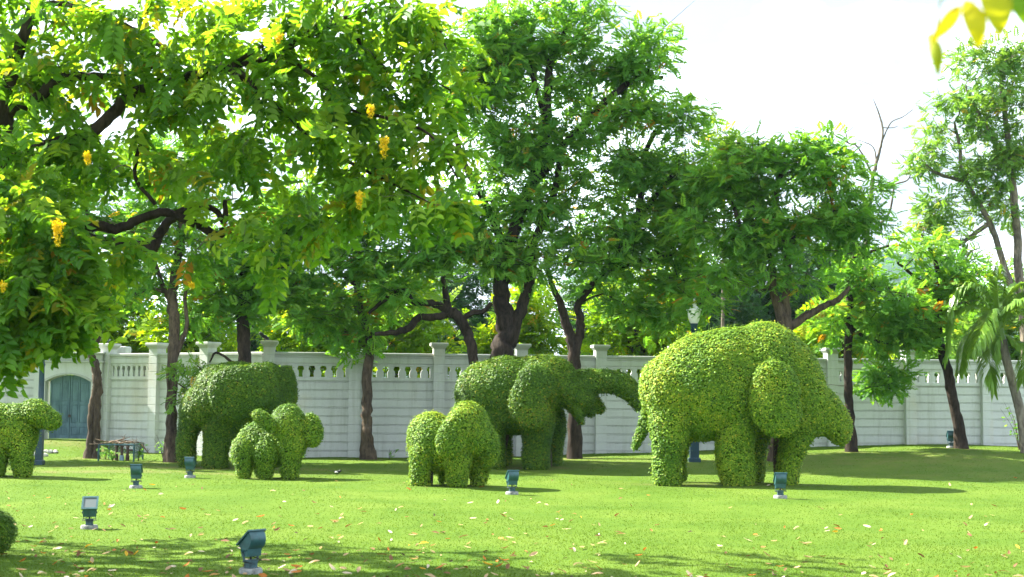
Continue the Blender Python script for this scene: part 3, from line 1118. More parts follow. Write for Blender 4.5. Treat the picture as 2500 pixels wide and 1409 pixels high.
# big elephant at the left, behind the calf
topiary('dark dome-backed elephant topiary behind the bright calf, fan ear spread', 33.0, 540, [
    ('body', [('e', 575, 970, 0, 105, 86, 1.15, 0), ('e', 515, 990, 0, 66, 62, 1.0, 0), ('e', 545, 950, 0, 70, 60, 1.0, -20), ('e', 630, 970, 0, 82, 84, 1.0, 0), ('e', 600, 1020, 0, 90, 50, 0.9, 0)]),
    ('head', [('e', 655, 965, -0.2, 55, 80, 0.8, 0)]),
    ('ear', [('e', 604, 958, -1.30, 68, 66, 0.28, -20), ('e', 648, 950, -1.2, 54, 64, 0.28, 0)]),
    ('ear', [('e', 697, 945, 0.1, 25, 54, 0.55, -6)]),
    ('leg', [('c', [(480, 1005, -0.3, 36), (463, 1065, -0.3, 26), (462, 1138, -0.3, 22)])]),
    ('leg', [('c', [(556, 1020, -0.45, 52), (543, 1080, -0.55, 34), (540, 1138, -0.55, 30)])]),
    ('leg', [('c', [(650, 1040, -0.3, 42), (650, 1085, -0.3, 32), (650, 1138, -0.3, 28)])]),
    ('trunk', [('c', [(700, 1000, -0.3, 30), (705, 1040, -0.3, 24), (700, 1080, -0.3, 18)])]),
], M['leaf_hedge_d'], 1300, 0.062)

# calf with round ears
topiary('bright calf topiary with two round ears, in front of the dark dome-backed elephant', 29.3, 650, [
    ('body', [('e', 632, 1082, 0.1, 55, 54, 0.5, 0), ('e', 668, 1085, 0, 52, 50, 0.48, 0)]),
    ('head', [('e', 704, 1040, -0.15, 42, 55, 0.42, 6), ('e', 712, 1085, -0.2, 40, 40, 0.36, 0)]),
    ('ear', [('e', 650, 1020, -0.5, 28, 17, 0.13, 32), ('e', 668, 1036, -0.48, 24, 19, 0.13, 32)]),
    ('ear', [('e', 764, 1050, -0.2, 27, 43, 0.14, -6)]),
    ('leg', [('c', [(605, 1090, -0.2, 30), (600, 1130, -0.2, 21), (601, 1163, -0.2, 18)])]),
    ('leg', [('c', [(658, 1100, -0.3, 34), (655, 1135, -0.3, 22), (655, 1164, -0.3, 19)])]),
    ('leg', [('c', [(715, 1105, -0.25, 30), (712, 1135, -0.25, 23), (710, 1165, -0.25, 20)])]),
    ('leg', [('c', [(625, 1110, 0.3, 20), (622, 1160, 0.3, 12)])]),
    ('tail', [('c', [(578, 1078, 0, 9), (572, 1105, 0, 9), (574, 1132, 0, 8)])]),
], M['leaf_hedge'], 1900, 0.052)

# calf in the middle
topiary('bright calf topiary with smooth hooded head, in front of the reaching elephant', 27.3, 1090, [
    ('body', [('e', 1056, 1080, 0.1, 60, 78, 0.58, 0), ('e', 1095, 1088, 0, 60, 64, 0.55, 0)]),
    ('head', [('e', 1142, 1042, -0.25, 52, 61, 0.48, -8), ('e', 1162, 1062, -0.25, 46, 50, 0.44, -20), ('e', 1122, 1078, -0.2, 50, 42, 0.44, 0), ('e', 1188, 1080, -0.25, 33, 34, 0.34, 30)]),
    ('ear', [('e', 1112, 1055, -0.72, 36, 62, 0.16, 24)]),
    ('trunk', [('c', [(1185, 1080, -0.2, 34), (1196, 1100, -0.2, 25), (1188, 1125, -0.2, 18)])]),
    ('leg', [('c', [(1030, 1110, -0.3, 32), (1028, 1150, -0.3, 26), (1030, 1184, -0.3, 22)])]),
    ('leg', [('c', [(1070, 1110, 0.35, 26), (1075, 1150, 0.35, 14), (1076, 1178, 0.35, 12)])]),
    ('leg', [('c', [(1120, 1110, -0.4, 36), (1119, 1150, -0.4, 30), (1120, 1184, -0.4, 25)])]),
    ('leg', [('c', [(1165, 1120, 0.0, 30), (1168, 1150, 0.0, 24), (1168, 1184, 0.0, 20)])]),
], M['leaf_hedge'], 1900, 0.052, [[(1053, 1183, -0.1, 5), (1054, 1120, -0.1, 5), (1056, 1090, 0, 5)]])

# calf at the left by the blue door
topiary('calf topiary with pointed snout standing before the blue double door', 28.9, 40, [
    ('body', [('e', 5, 1050, 0, 68, 62, 0.55, 0), ('e', 45, 1055, 0, 46, 66, 0.52, 0)]),
    ('head', [('e', 90, 1008, -0.05, 38, 32, 0.36, 18), ('e', 118, 1022, -0.05, 36, 25, 0.28, 22)]),
    ('leg', [('c', [(64, 1090, -0.3, 30), (66, 1130, -0.3, 26), (66, 1163, -0.3, 22)])]),
    ('leg', [('c', [(0, 1090, -0.3, 34), (4, 1130, -0.3, 25), (5, 1163, -0.3, 22)])]),
    ('leg', [('c', [(-50, 1090, 0.2, 30), (-50, 1130, 0.2, 22), (-50, 1160, 0.2, 18)])]),
], M['leaf_hedge'], 1800, 0.054)

# clipped ball at the left edge
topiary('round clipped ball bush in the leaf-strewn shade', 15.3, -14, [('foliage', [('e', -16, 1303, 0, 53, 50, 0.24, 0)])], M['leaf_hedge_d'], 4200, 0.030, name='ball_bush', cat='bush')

# ------------------------------------------------------------------ trees
def frond_template(pairs=7, L=0.30, ll=0.088, lw=0.036, droop=0.10):
    """pinnate leaf with rhombic leaflets; along +x, side y, up z"""
    V, F = [], []
    for i in range(pairs):
        x = L * (0.12 + 0.80 * i / (pairs - 1))
        z = -droop * (x / L) ** 2
        k = 1 - 0.35 * abs(i / (pairs - 1) - 0.4)
        for s in (-1, 1):
            a = len(V)
            dx, dy = 0.45, 0.89 * s
            l, w = ll * k, lw * k
            b0 = (x, s * 0.004, z)
            V += [b0, (x + dx * l * 0.45 + w * 0.45, dy * l * 0.45 - s * w * 0.22, z - 0.012), (x + dx * l, dy * l, z - 0.03), (x + dx * l * 0.45 - w * 0.45, dy * l * 0.45 + s * w * 0.22, z - 0.012)]
            F.append((a, a + 1, a + 2, a + 3))
    a = len(V)
    V += [(L * 0.93, 0, -droop * 0.9), (L + ll * 0.3, lw * 0.5, -droop * 1.1), (L + ll * 0.8, 0, -droop * 1.25), (L + ll * 0.3, -lw * 0.5, -droop * 1.1)]
    F.append((a, a + 1, a + 2, a + 3))
    return np.array(V), np.array(F)


FR_FINE = frond_template(5, 0.25, 0.104, 0.066, 0.06)
FR_COARSE = frond_template(4, 0.34, 0.18, 0.095, 0.10)


def inst(template, P, D, U, S):
    """stack copies of a template: origin P, x-axis D, z-axis ~U, scale S"""
    V, F = template
    D = unit(D)
    side = unit(np.cross(U, D))
    up = np.cross(D, side)
    n, k = len(P), len(V)
    out = P[:, None, :] + S[:, None, None] * (V[None, :, 0, None] * D[:, None, :] + V[None, :, 1, None] * side[:, None, :] + V[None, :, 2, None] * up[:, None, :])
    FF = (F[None] + (np.arange(n) * k)[:, None, None]).reshape(-1, F.shape[1])
    return out.reshape(-1, 3), FF, k


def crown_points(ells, Y, dens, thick=1.0, clump=0.62):
    """sub-clump centres for ellipses given in picture pixels at distance Y"""
    s = Y / FPX
    C = []
    for e in ells:
        px, py, rx, ry = e[:4]
        dd = e[4] if len(e) > 4 else 0.0
        area = math.pi * rx * ry * s * s
        n = max(3, int(area * dens * 2.0))
        ry_m = thick * max(0.7, min(rx, ry * 1.3) * s)
        for _ in range(n):
            while True:
                v = rng.uniform(-1, 1, 3)
                r2 = v @ v
                if r2 < 1 and rng.uniform() < 0.35 + 0.65 * r2:
                    break
            C.append(W(px + v[0] * rx, py + v[1] * ry, Y) + np.array([0, dd + v[2] * ry_m, 0]))
    return np.array(C)


def make_tree(name, label, Y, base_px, limbs, ells, leaf, bark, dens=1.9, per=64, template=None, cat='tree', group=None, thick=0.72, scale=1.0, rclump=0.66, flat=0.62, to_ground=True, yellow=0.0, twigs=True):
    template = template or FR_FINE
    s = Y / FPX
    base = Wg(base_px, Y)
    root = empty(name, tuple(base), label, cat, group)
    skel = []
    TV, TF, b = [], [], 0
    for li, L in enumerate(limbs):
        P = np.array([list(W(q[0], q[1], Y) + np.array([0, (q[3] if len(q) > 3 else 0.0), 0])) + [q[2] * s] for q in L])
        if li == 0 and to_ground:
            P[0, 2] = min(P[0, 2], gz(P[0, 0], P[0, 1]) - 0.12)
            P[0, 3] *= 1.3
        Q = smooth_path(P, 6)
        Q[:, :3] += rng.normal(0, 1, (len(Q), 3)) * Q[:, 3:4] * 0.10
        V, F = tube_np(Q[:, :3], Q[:, 3], 10, 0.07)
        TV.append(V)
        TF.append(F + b)
        b += len(V)
        skel.append(Q)
    if li is not None:
        me = npmesh('trunk', np.concatenate(TV) - base, np.concatenate(TF), bark, None, True)
        mobj('trunk', me, root)
    if not ells:
        return root
    C = crown_points(ells, Y, dens, thick)
    SK = np.concatenate(skel)
    # limbs above the first third of the trunk carry branches
    zlo = np.percentile(SK[:, 2], 25)
    SK = SK[SK[:, 2] >= zlo]
    order = np.argsort([np.min(np.linalg.norm(SK[:, :3] - c, axis=1)) for c in C])
    BV, BF, b = [], [], 0
    cur = SK
    for ci in order:
        c = C[ci]
        dist = np.linalg.norm(cur[:, :3] - c, axis=1) + 0.7 * np.maximum(0, cur[:, 2] - c[2] + 0.1)
        k = int(np.argmin(dist))
        p0, r0 = cur[k, :3], cur[k, 3]
        ln = np.linalg.norm(c - p0)
        mid = (p0 + c) / 2 + rng.normal(0, 0.12, 3) * ln + np.array([0, 0, 0.10 * ln])
        r1 = min(r0 * 0.75, 0.012 + 0.022 * ln)
        Q = smooth_path(np.array([list(p0) + [r1], list(mid) + [r1 * 0.75], list(c) + [max(0.006, r1 * 0.4)]]), 3)
        V, F = tube_np(Q[:, :3], Q[:, 3], 5)
        BV.append(V)
        BF.append(F + b)
        b += len(V)
        cur = np.concatenate([cur, Q[2:]])
        if twigs:
            for _ in range(3):
                e = c + rng.normal(0, 1, 3) * np.array([rclump, rclump, rclump * flat]) * 0.8
                Q2 = np.array([c, (c + e) / 2 + rng.normal(0, 0.06, 3), e])
                V, F = tube_np(Q2, np.array([0.011, 0.008, 0.004]), 3)
                BV.append(V)
                BF.append(F + b)
                b += len(V)
    mobj('branches', npmesh('branches', np.concatenate(BV) - base, np.concatenate(BF), bark, None, True), root)['kind'] = 'stuff'
    # foliage
    n = len(C) * per
    ci = np.repeat(np.arange(len(C)), per)
    crad = rng.uniform(0.7, 1.25, len(C)) * rclump
    v = rng.normal(0, 1, (n, 3))
    v = unit(v) * (rng.uniform(0, 1, n) ** 0.45)[:, None]
    off = v * np.stack([crad[ci], crad[ci], crad[ci] * flat], -1)
    P = C[ci] + off
    outw = unit(off + np.array([0, 0, 0.05]) + rng.normal(0, 0.25, (n, 3)))
    Dv = outw * np.array([1, 1, 0.45]) + np.array([0, 0, -0.12]) + rng.normal(0, 0.45, (n, 3))
    U = np.array([0, 0, 1.0]) + rng.normal(0, 0.45, (n, 3))
    S = scale * rng.uniform(0.7, 1.2, n)
    V, F, k = inst(template, P, Dv, U, S)
    r = np.clip(rng.normal(0.5, 0.17, n) + rng.normal(0, 0.09, len(C))[ci], 0, 0.94)
    yl = rng.uniform(0, 1, n) < (0.006 + yellow * 0.5)
    r = np.where(yl, rng.uniform(0.96, 1, n), r)
    g = rng.uniform(0.8, 1.2, n)
    tint = np.repeat(np.stack([r, g, g, np.ones(n)], -1), k, axis=0)
    mobj('crown', npmesh('crown', V - base, F, leaf, tint), root)
    return root


GR_FRONT = 'trees standing along the wall'
make_tree('tree', 'thick leaning trunk carrying the tallest crown, rising behind the reaching elephant', 35.6, 1215,
          [[(1205, 1100, 34), (1215, 950, 32), (1228, 860, 29), (1240, 800, 27), (1225, 730, 21), (1228, 670, 18), (1245, 590, 16), (1290, 470, 14), (1330, 330, 12), (1345, 150, 9), (1395, 50, 5)],
           [(1245, 815, 20), (1270, 755, 15), (1292, 690, 13), (1300, 600, 11), (1350, 480, 9), (1370, 380, 7)],
           [(1238, 620, 11), (1185, 500, 10), (1130, 390, 8), (1095, 270, 6), (1080, 160, 4)],
           [(1295, 455, 11), (1400, 330, 10), (1500, 230, 9), (1560, 190, 7), (1620, 190, 4)],
           [(1335, 300, 8), (1290, 150, 6), (1260, 60, 4)]],
          [(1350, 80, 210, 90), (1210, 130, 110, 90), (1330, 220, 230, 110), (1560, 220, 120, 90), (1590, 130, 80, 60), (1180, 300, 100, 100), (1420, 370, 150, 90), (1310, 430, 140, 90), (1250, 550, 150, 90), (1340, 630, 110, 70), (1215, 660, 70, 50), (1640, 310, 55, 60)],
          M['leaf_bg'], M['bark_dark'], dens=1.9, group=GR_FRONT, yellow=0.012)
make_tree('tree', 'dark forked trunk rising between reaching elephant and lantern post', 36.0, 1405,
          [[(1405, 1108, 16), (1403, 960, 14), (1402, 870, 15), (1392, 820, 13), (1376, 770, 11), (1366, 735, 9), (1345, 690, 6), (1330, 620, 5)],
           [(1402, 875, 13), (1416, 810, 11), (1417, 775, 10), (1412, 740, 9), (1470, 670, 8), (1540, 580, 8), (1565, 480, 8), (1570, 390, 7), (1600, 320, 5)],
           [(1550, 540, 7), (1600, 480, 6), (1640, 430, 5)], [(1480, 660, 6), (1560, 640, 5), (1640, 620, 4)]],
          [(1560, 470, 110, 110), (1640, 420, 80, 90), (1500, 600, 120, 100), (1600, 620, 110, 110), (1660, 550, 80, 100), (1480, 740, 80, 50), (1580, 760, 80, 55), (1650, 670, 60, 55, 0.9), (1690, 480, 60, 110, 0.5), (1705, 600, 45, 80, 0.9)],
          M['leaf_bg'], M['bark_dark'], dens=1.8, group=GR_FRONT, yellow=0.01)
make_tree('tree', 'crooked dark trunk with low arching limbs left of the thickest trunk', 35.2, 1160,
          [[(1175, 1100, 15), (1165, 950, 14), (1155, 870, 13), (1140, 810, 13), (1118, 775, 13), (1095, 760, 15)],
           [(1100, 765, 10), (1060, 775, 9), (1022, 775, 9), (998, 802, 9), (960, 812, 7), (915, 815, 5)],
           [(1095, 760, 11), (1062, 742, 9), (1012, 738, 8), (985, 713, 8), (945, 728, 6), (900, 765, 4)],
           [(1095, 755, 10), (1085, 700, 7), (1078, 640, 6), (1060, 560, 5), (1040, 500, 4)],
           [(1120, 790, 8), (1150, 765, 7), (1180, 760, 6), (1200, 740, 5)]],
          [(1020, 560, 130, 90), (960, 640, 90, 60), (1100, 480, 80, 80), (1070, 630, 90, 55), (900, 520, 90, 70), (1130, 560, 70, 70), (990, 700, 80, 25)],
          M['leaf_bg'], M['bark_dark'], dens=1.8, group=GR_FRONT)
make_tree('tree', 'brown trunk standing bare against the pale wall between the two calves', 36.2, 898,
          [[(898, 1119, 19), (897, 1060, 14), (896, 1000, 13), (897, 900, 12), (905, 850, 10), (885, 780, 9), (872, 700, 8), (880, 640, 8), (864, 580, 8), (855, 480, 7), (845, 400, 5)],
           [(900, 850, 7), (860, 820, 5), (830, 800, 4)], [(873, 700, 6), (800, 640, 5), (740, 580, 4)], [(864, 580, 6), (800, 520, 5), (720, 500, 3)]],
          [(800, 500, 120, 80), (715, 540, 80, 70), (850, 620, 90, 70), (790, 700, 90, 60), (850, 770, 80, 60), (860, 830, 42, 35), (700, 680, 60, 50), (905, 760, 45, 60), (760, 590, 70, 50), (750, 765, 60, 28)],
          M['leaf_bg'], M['bark'], dens=1.9, group=GR_FRONT)
make_tree('tree', 'dark straight trunk rising behind the dome-backed elephant', 35.6, 598,
          [[(600, 1110, 17), (598, 900, 16), (596, 830, 16), (590, 765, 14), (598, 690, 10), (590, 620, 8), (600, 540, 5)],
           [(594, 780, 9), (612, 720, 8), (650, 650, 6), (690, 590, 4)], [(596, 700, 6), (540, 650, 5), (500, 620, 3)], [(600, 880, 5), (570, 885, 4), (545, 868, 3), (525, 862, 3), (512, 885, 2)]],
          [(590, 640, 100, 60), (520, 690, 60, 42), (660, 640, 80, 50), (620, 725, 100, 40), (545, 600, 70, 45), (700, 720, 50, 38), (680, 530, 60, 70), (495, 748, 55, 32), (550, 765, 45, 24)],
          M['leaf_bg'], M['bark_dark'], dens=1.9, group=GR_FRONT)
make_tree('tree', 'rough grey-brown trunk beside the dome-backed elephant, forking high', 34.8, 420,
          [[(420, 1128, 20), (419, 1060, 15), (419, 980, 13), (421, 880, 13), (427, 800, 14), (420, 740, 13), (424, 690, 11), (436, 620, 11), (444, 560, 10), (446, 480, 8), (460, 390, 6)],
           [(418, 740, 7), (398, 700, 6), (382, 650, 5), (365, 610, 4)], [(404, 715, 5), (370, 705, 4), (330, 720, 3)], [(428, 870, 7), (445, 830, 6), (456, 790, 5), (452, 720, 4), (470, 660, 3)]],
          [(385, 610, 60, 45), (470, 560, 60, 45), (430, 470, 90, 60), (330, 690, 40, 35), (475, 650, 30, 30), (350, 540, 60, 40), (440, 380, 130, 80), (330, 440, 90, 60)],
          M['leaf_bg'], M['bark'], dens=1.5, group=GR_FRONT)
make_tree('tree', 'grooved double trunk beside the blue double door', 35.8, 226,
          [[(219, 1122, 12), (222, 1060, 9), (224, 1000, 9), (232, 960, 9), (238, 930, 11), (232, 890, 10), (222, 860, 8), (226, 790, 7), (235, 700, 6), (220, 600, 5), (210, 500, 4)], [(236, 1122, 11), (236, 1060, 9), (238, 1000, 9), (240, 950, 9), (240, 925, 9)], [(228, 860, 5), (250, 800, 5), (280, 730, 3)]],
          [(220, 740, 80, 55), (270, 680, 60, 45), (150, 700, 60, 50), (170, 600, 120, 70), (250, 500, 130, 70), (110, 480, 110, 80), (60, 640, 80, 70)],
          M['leaf_bg'], M['bark'], dens=1.5, group=GR_FRONT)
make_tree('tree', 'broad multi-stemmed tree with one long side limb behind the largest elephant', 34.3, 1905,
          [[(1905, 1130, 24), (1908, 950, 22), (1912, 850, 22), (1915, 800, 20), (1890, 720, 10), (1880, 620, 8), (1850, 530, 8), (1830, 450, 6)],
           [(1922, 800, 14), (1918, 720, 10), (1922, 620, 9), (1895, 540, 9), (1900, 450, 7), (1930, 370, 4)],
           [(1915, 805, 12), (1960, 778, 10), (2010, 748, 8), (2045, 732, 7), (2075, 700, 4)],
           [(1922, 610, 7), (1960, 560, 6), (2030, 520, 5), (2090, 500, 3)], [(1852, 540, 6), (1815, 590, 7), (1808, 560, 7), (1790, 500, 4)]],
          [(1830, 420, 120, 75), (1950, 410, 130, 75), (2055, 480, 95, 80), (1780, 510, 100, 95), (1900, 530, 130, 70), (2040, 570, 90, 50), (1800, 640, 100, 75), (1760, 730, 70, 45), (1930, 660, 70, 45), (1850, 365, 90, 35), (1990, 390, 80, 45), (2110, 540, 50, 60)],
          M['leaf_bg'], M['bark'], dens=2.0, group=GR_FRONT, yellow=0.006)
make_tree('tree', 'slender dark trunk standing at the tip of the largest elephant\'s trunk', 36.2, 2078,
          [[(2080, 1092, 13), (2074, 1000, 11), (2070, 900, 10), (2072, 800, 10), (2074, 720, 10), (2080, 660, 9), (2090, 600, 6), (2080, 540, 4)],
           [(2074, 700, 6), (2140, 690, 5), (2200, 720, 4), (2250, 770, 3)], [(2073, 800, 5), (2130, 830, 4), (2180, 840, 3)], [(2078, 670, 5), (2120, 620, 4), (2170, 600, 3)]],
          [(2130, 770, 75, 50), (2200, 740, 90, 60), (2250, 800, 70, 60), (2180, 850, 75, 40), (2150, 905, 50, 25), (2055, 660, 60, 40), (2135, 690, 60, 40), (2020, 790, 50, 40), (2170, 940, 25, 18)],
          M['leaf_bg'], M['bark_dark'], dens=1.9, group=GR_FRONT, yellow=0.01)
make_tree('tree', 'leaning dark trunk with a floodlight at its foot by the palm', 36.6, 2348,
          [[(2350, 1090, 14), (2336, 1020, 13), (2318, 930, 12), (2300, 860, 11), (2290, 790, 9), (2296, 710, 7), (2280, 630, 5), (2250, 570, 3)],
           [(2292, 780, 5), (2330, 730, 4), (2360, 690, 3)], [(2294, 720, 4), (2240, 680, 4), (2190, 640, 3)]],
          [(2290, 700, 50, 50), (2300, 780, 50, 40), (2260, 620, 55, 40), (2350, 730, 45, 35), (2330, 660, 40, 35)],
          M['leaf_bg'], M['bark_dark'], dens=1.6, group=GR_FRONT)

make_tree('tree', 'tree standing left of the blue double door, mostly behind hanging leaves', 36.0, -190,
          [[(-190, 1120, 18), (-188, 950, 15), (-180, 800, 13), (-190, 650, 10), (-180, 500, 7), (-170, 380, 4)], [(-185, 760, 8), (-120, 640, 6), (-60, 520, 4)], [(-186, 720, 8), (-260, 600, 6), (-320, 520, 4)]],
          [(-180, 420, 170, 110), (-80, 560, 110, 90), (-290, 560, 120, 90), (-180, 620, 120, 70)],
          M['leaf_bg'], M['bark'], dens=1.5, group=GR_FRONT)

# sapling between the grey-brown trunk and the dome-backed elephant
make_tree('sapling', 'wispy sapling leaning on the dome-backed elephant topiary', 34.2, 470,
          [[(470, 1130, 3), (468, 1020, 3), (470, 950, 2.5), (490, 900, 2)], [(470, 960, 2), (440, 940, 1.5), (425, 930, 1)]],
          [(468, 935, 22, 30), (440, 975, 14, 12), (490, 900, 24, 14), (425, 905, 12, 10)], M['leaf_pale'], M['bark'], dens=3.0, per=16, scale=0.8, rclump=0.25, thick=0.5, twigs=False)

# trees beyond the wall
make_tree('tree', 'tall airy pale-green tree above the palm, beyond the wall', 44.0, 2500,
          [[(2530, 1060, 15), (2500, 800, 12), (2482, 560, 10), (2468, 400, 8), (2450, 250, 6), (2440, 150, 4)],
           [(2500, 780, 10), (2455, 660, 8), (2415, 540, 7), (2352, 430, 5), (2343, 360, 4), (2330, 300, 3)],
           [(2415, 545, 6), (2330, 600, 5), (2260, 590, 3)], [(2470, 420, 6), (2400, 300, 5), (2360, 220, 3)], [(2360, 445, 5), (2280, 420, 4), (2240, 380, 2)]],
          [(2400, 160, 110, 50), (2440, 250, 130, 70), (2340, 290, 90, 55), (2420, 370, 110, 60), (2320, 400, 85, 50), (2290, 510, 75, 45), (2440, 500, 80, 60), (2260, 560, 55, 40), (2480, 130, 60, 50), (2330, 600, 70, 45), (2480, 400, 60, 60)],
          M['leaf_pale'], M['bark_grey'], dens=1.7, per=52, group='trees beyond the wall', thick=0.8)
make_tree('dead_tree', 'bare dead tree with thin forking twigs above the wall', 45.0, 2120,
          [[(2120, 1060, 6.80), (2115, 700, 6.12), (2120, 540, 5.44), (2132, 430, 4.76), (2140, 395, 4.08), (2152, 350, 2.72), (2155, 315, 2.38), (2148, 285, 2.04), (2140, 262, 1.36), (2132, 242, 0.68)],
           [(2128, 425, 2.72), (2110, 385, 2.04), (2090, 355, 2.04), (2070, 348, 1.70), (2064, 322, 1.36), (2052, 300, 0.82)], [(2070, 349, 1.36), (2030, 325, 1.09), (2005, 315, 0.82), (1990, 300, 0.68)], [(2140, 395, 2.04), (2132, 360, 1.36), (2105, 345, 1.02), (2085, 340, 0.68)],
           [(2153, 345, 1.70), (2175, 300, 1.36), (2205, 285, 1.02), (2228, 268, 0.68)], [(2157, 312, 1.36), (2180, 312, 0.88), (2192, 308, 0.68)], [(2064, 323, 1.02), (2078, 315, 0.82), (2083, 308, 0.68)],
           [(2135, 560, 3.40), (2170, 520, 2.72), (2182, 460, 2.38), (2186, 450, 2.04), (2215, 440, 1.70), (2222, 420, 1.36), (2210, 390, 1.02), (2195, 375, 0.68)], [(2186, 452, 1.70), (2150, 450, 1.09), (2142, 420, 0.82), (2140, 400, 0.68)], [(2222, 435, 1.36), (2240, 430, 1.02), (2260, 418, 0.68)]],
          [], None, M['bark_grey'], group=None)
make_tree('tree', 'small yellowish treetop peeking above the lantern post trees, beyond the wall', 46.0, 1765,
          [[(1765, 1060, 4), (1765, 700, 3.5), (1770, 450, 3), (1775, 330, 2)]], [(1770, 310, 50, 50), (1750, 400, 70, 60), (1790, 470, 70, 60)],
          M['leaf_yellow'], M['bark_grey'], dens=0.9, per=36, group='trees beyond the wall')
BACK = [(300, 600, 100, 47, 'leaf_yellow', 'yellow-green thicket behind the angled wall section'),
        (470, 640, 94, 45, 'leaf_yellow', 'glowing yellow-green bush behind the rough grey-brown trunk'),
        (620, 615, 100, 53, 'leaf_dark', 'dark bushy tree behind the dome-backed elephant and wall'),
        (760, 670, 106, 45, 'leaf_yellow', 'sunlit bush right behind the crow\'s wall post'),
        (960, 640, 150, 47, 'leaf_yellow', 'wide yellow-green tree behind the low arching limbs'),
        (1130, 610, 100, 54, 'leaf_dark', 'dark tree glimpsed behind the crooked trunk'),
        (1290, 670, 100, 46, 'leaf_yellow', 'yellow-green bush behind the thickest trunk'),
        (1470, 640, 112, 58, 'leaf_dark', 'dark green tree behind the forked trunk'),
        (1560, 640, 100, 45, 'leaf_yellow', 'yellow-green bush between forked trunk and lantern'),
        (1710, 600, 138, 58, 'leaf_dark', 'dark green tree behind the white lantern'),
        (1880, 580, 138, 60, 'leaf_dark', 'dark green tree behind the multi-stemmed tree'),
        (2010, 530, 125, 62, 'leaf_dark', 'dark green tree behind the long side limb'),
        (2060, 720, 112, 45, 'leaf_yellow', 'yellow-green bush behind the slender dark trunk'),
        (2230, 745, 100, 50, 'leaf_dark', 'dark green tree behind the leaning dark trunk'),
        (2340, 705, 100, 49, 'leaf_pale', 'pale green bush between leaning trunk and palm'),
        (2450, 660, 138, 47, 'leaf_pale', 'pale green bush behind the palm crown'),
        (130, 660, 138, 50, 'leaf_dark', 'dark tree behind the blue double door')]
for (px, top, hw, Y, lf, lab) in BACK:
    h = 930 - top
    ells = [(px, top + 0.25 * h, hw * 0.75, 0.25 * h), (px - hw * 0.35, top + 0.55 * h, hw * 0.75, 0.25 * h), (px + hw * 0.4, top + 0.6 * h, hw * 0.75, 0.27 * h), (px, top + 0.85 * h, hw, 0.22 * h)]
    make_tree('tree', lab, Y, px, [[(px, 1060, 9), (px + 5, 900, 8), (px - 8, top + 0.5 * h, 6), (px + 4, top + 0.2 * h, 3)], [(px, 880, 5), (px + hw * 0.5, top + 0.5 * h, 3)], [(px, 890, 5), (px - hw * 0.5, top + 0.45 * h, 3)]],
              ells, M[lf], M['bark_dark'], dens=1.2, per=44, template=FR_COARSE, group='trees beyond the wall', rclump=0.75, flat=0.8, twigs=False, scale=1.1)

# ------------------------------------------------------------------ foreground golden shower tree
def cassia_template(pairs, L, ll, lw, droop, seed):
    r = np.random.default_rng(seed)
    V, F3, F = [], [], []
    for i in range(pairs):
        x = L * (0.22 + 0.72 * i / (pairs - 1))
        z = -droop * (x / L) ** 2
        for s in (-1, 1):
            k = r.uniform(0.85, 1.15)
            ang = math.radians(r.uniform(48, 68))
            dx, dy = math.cos(ang), s * math.sin(ang)
            tilt = r.uniform(-0.5, -0.1)
            nx, ny = -dy, dx
            l, w = ll * k, lw * k
            a = len(V)
            fold = 0.22 * w

            def pt(u, v, f):
                return (x + dx * l * u + nx * w * v, dy * l * u + ny * w * v, z + tilt * l * u * u + f)
            V += [pt(0.04, 0, 0), pt(0.34, 0.46, fold), pt(0.68, 0.42, fold * 0.8), pt(1.0, 0, -0.006), pt(0.68, -0.42, fold * 0.8), pt(0.34, -0.46, fold)]
            F += [(a, a + 1, a + 2, a + 3), (a, a + 3, a + 4, a + 5)]
    # rachis
    a = len(V)
    xs = np.linspace(0, L, 4)
    for x in xs:
        z = -droop * (x / L) ** 2
        V += [(x, 0.003, z), (x, -0.003, z), ]
    for i in range(3):
        F.append((a + 2 * i, a + 2 * i + 2, a + 2 * i + 3, a + 2 * i + 1))
    return np.array(V), np.array(F)


CT = [cassia_template(p, L, 0.128, 0.070, dr, sd) for p, L, dr, sd in ((4, 0.30, 0.08, 1), (4, 0.33, 0.14, 2), (5, 0.36, 0.10, 3), (3, 0.24, 0.05, 4), (4, 0.32, 0.18, 5))]


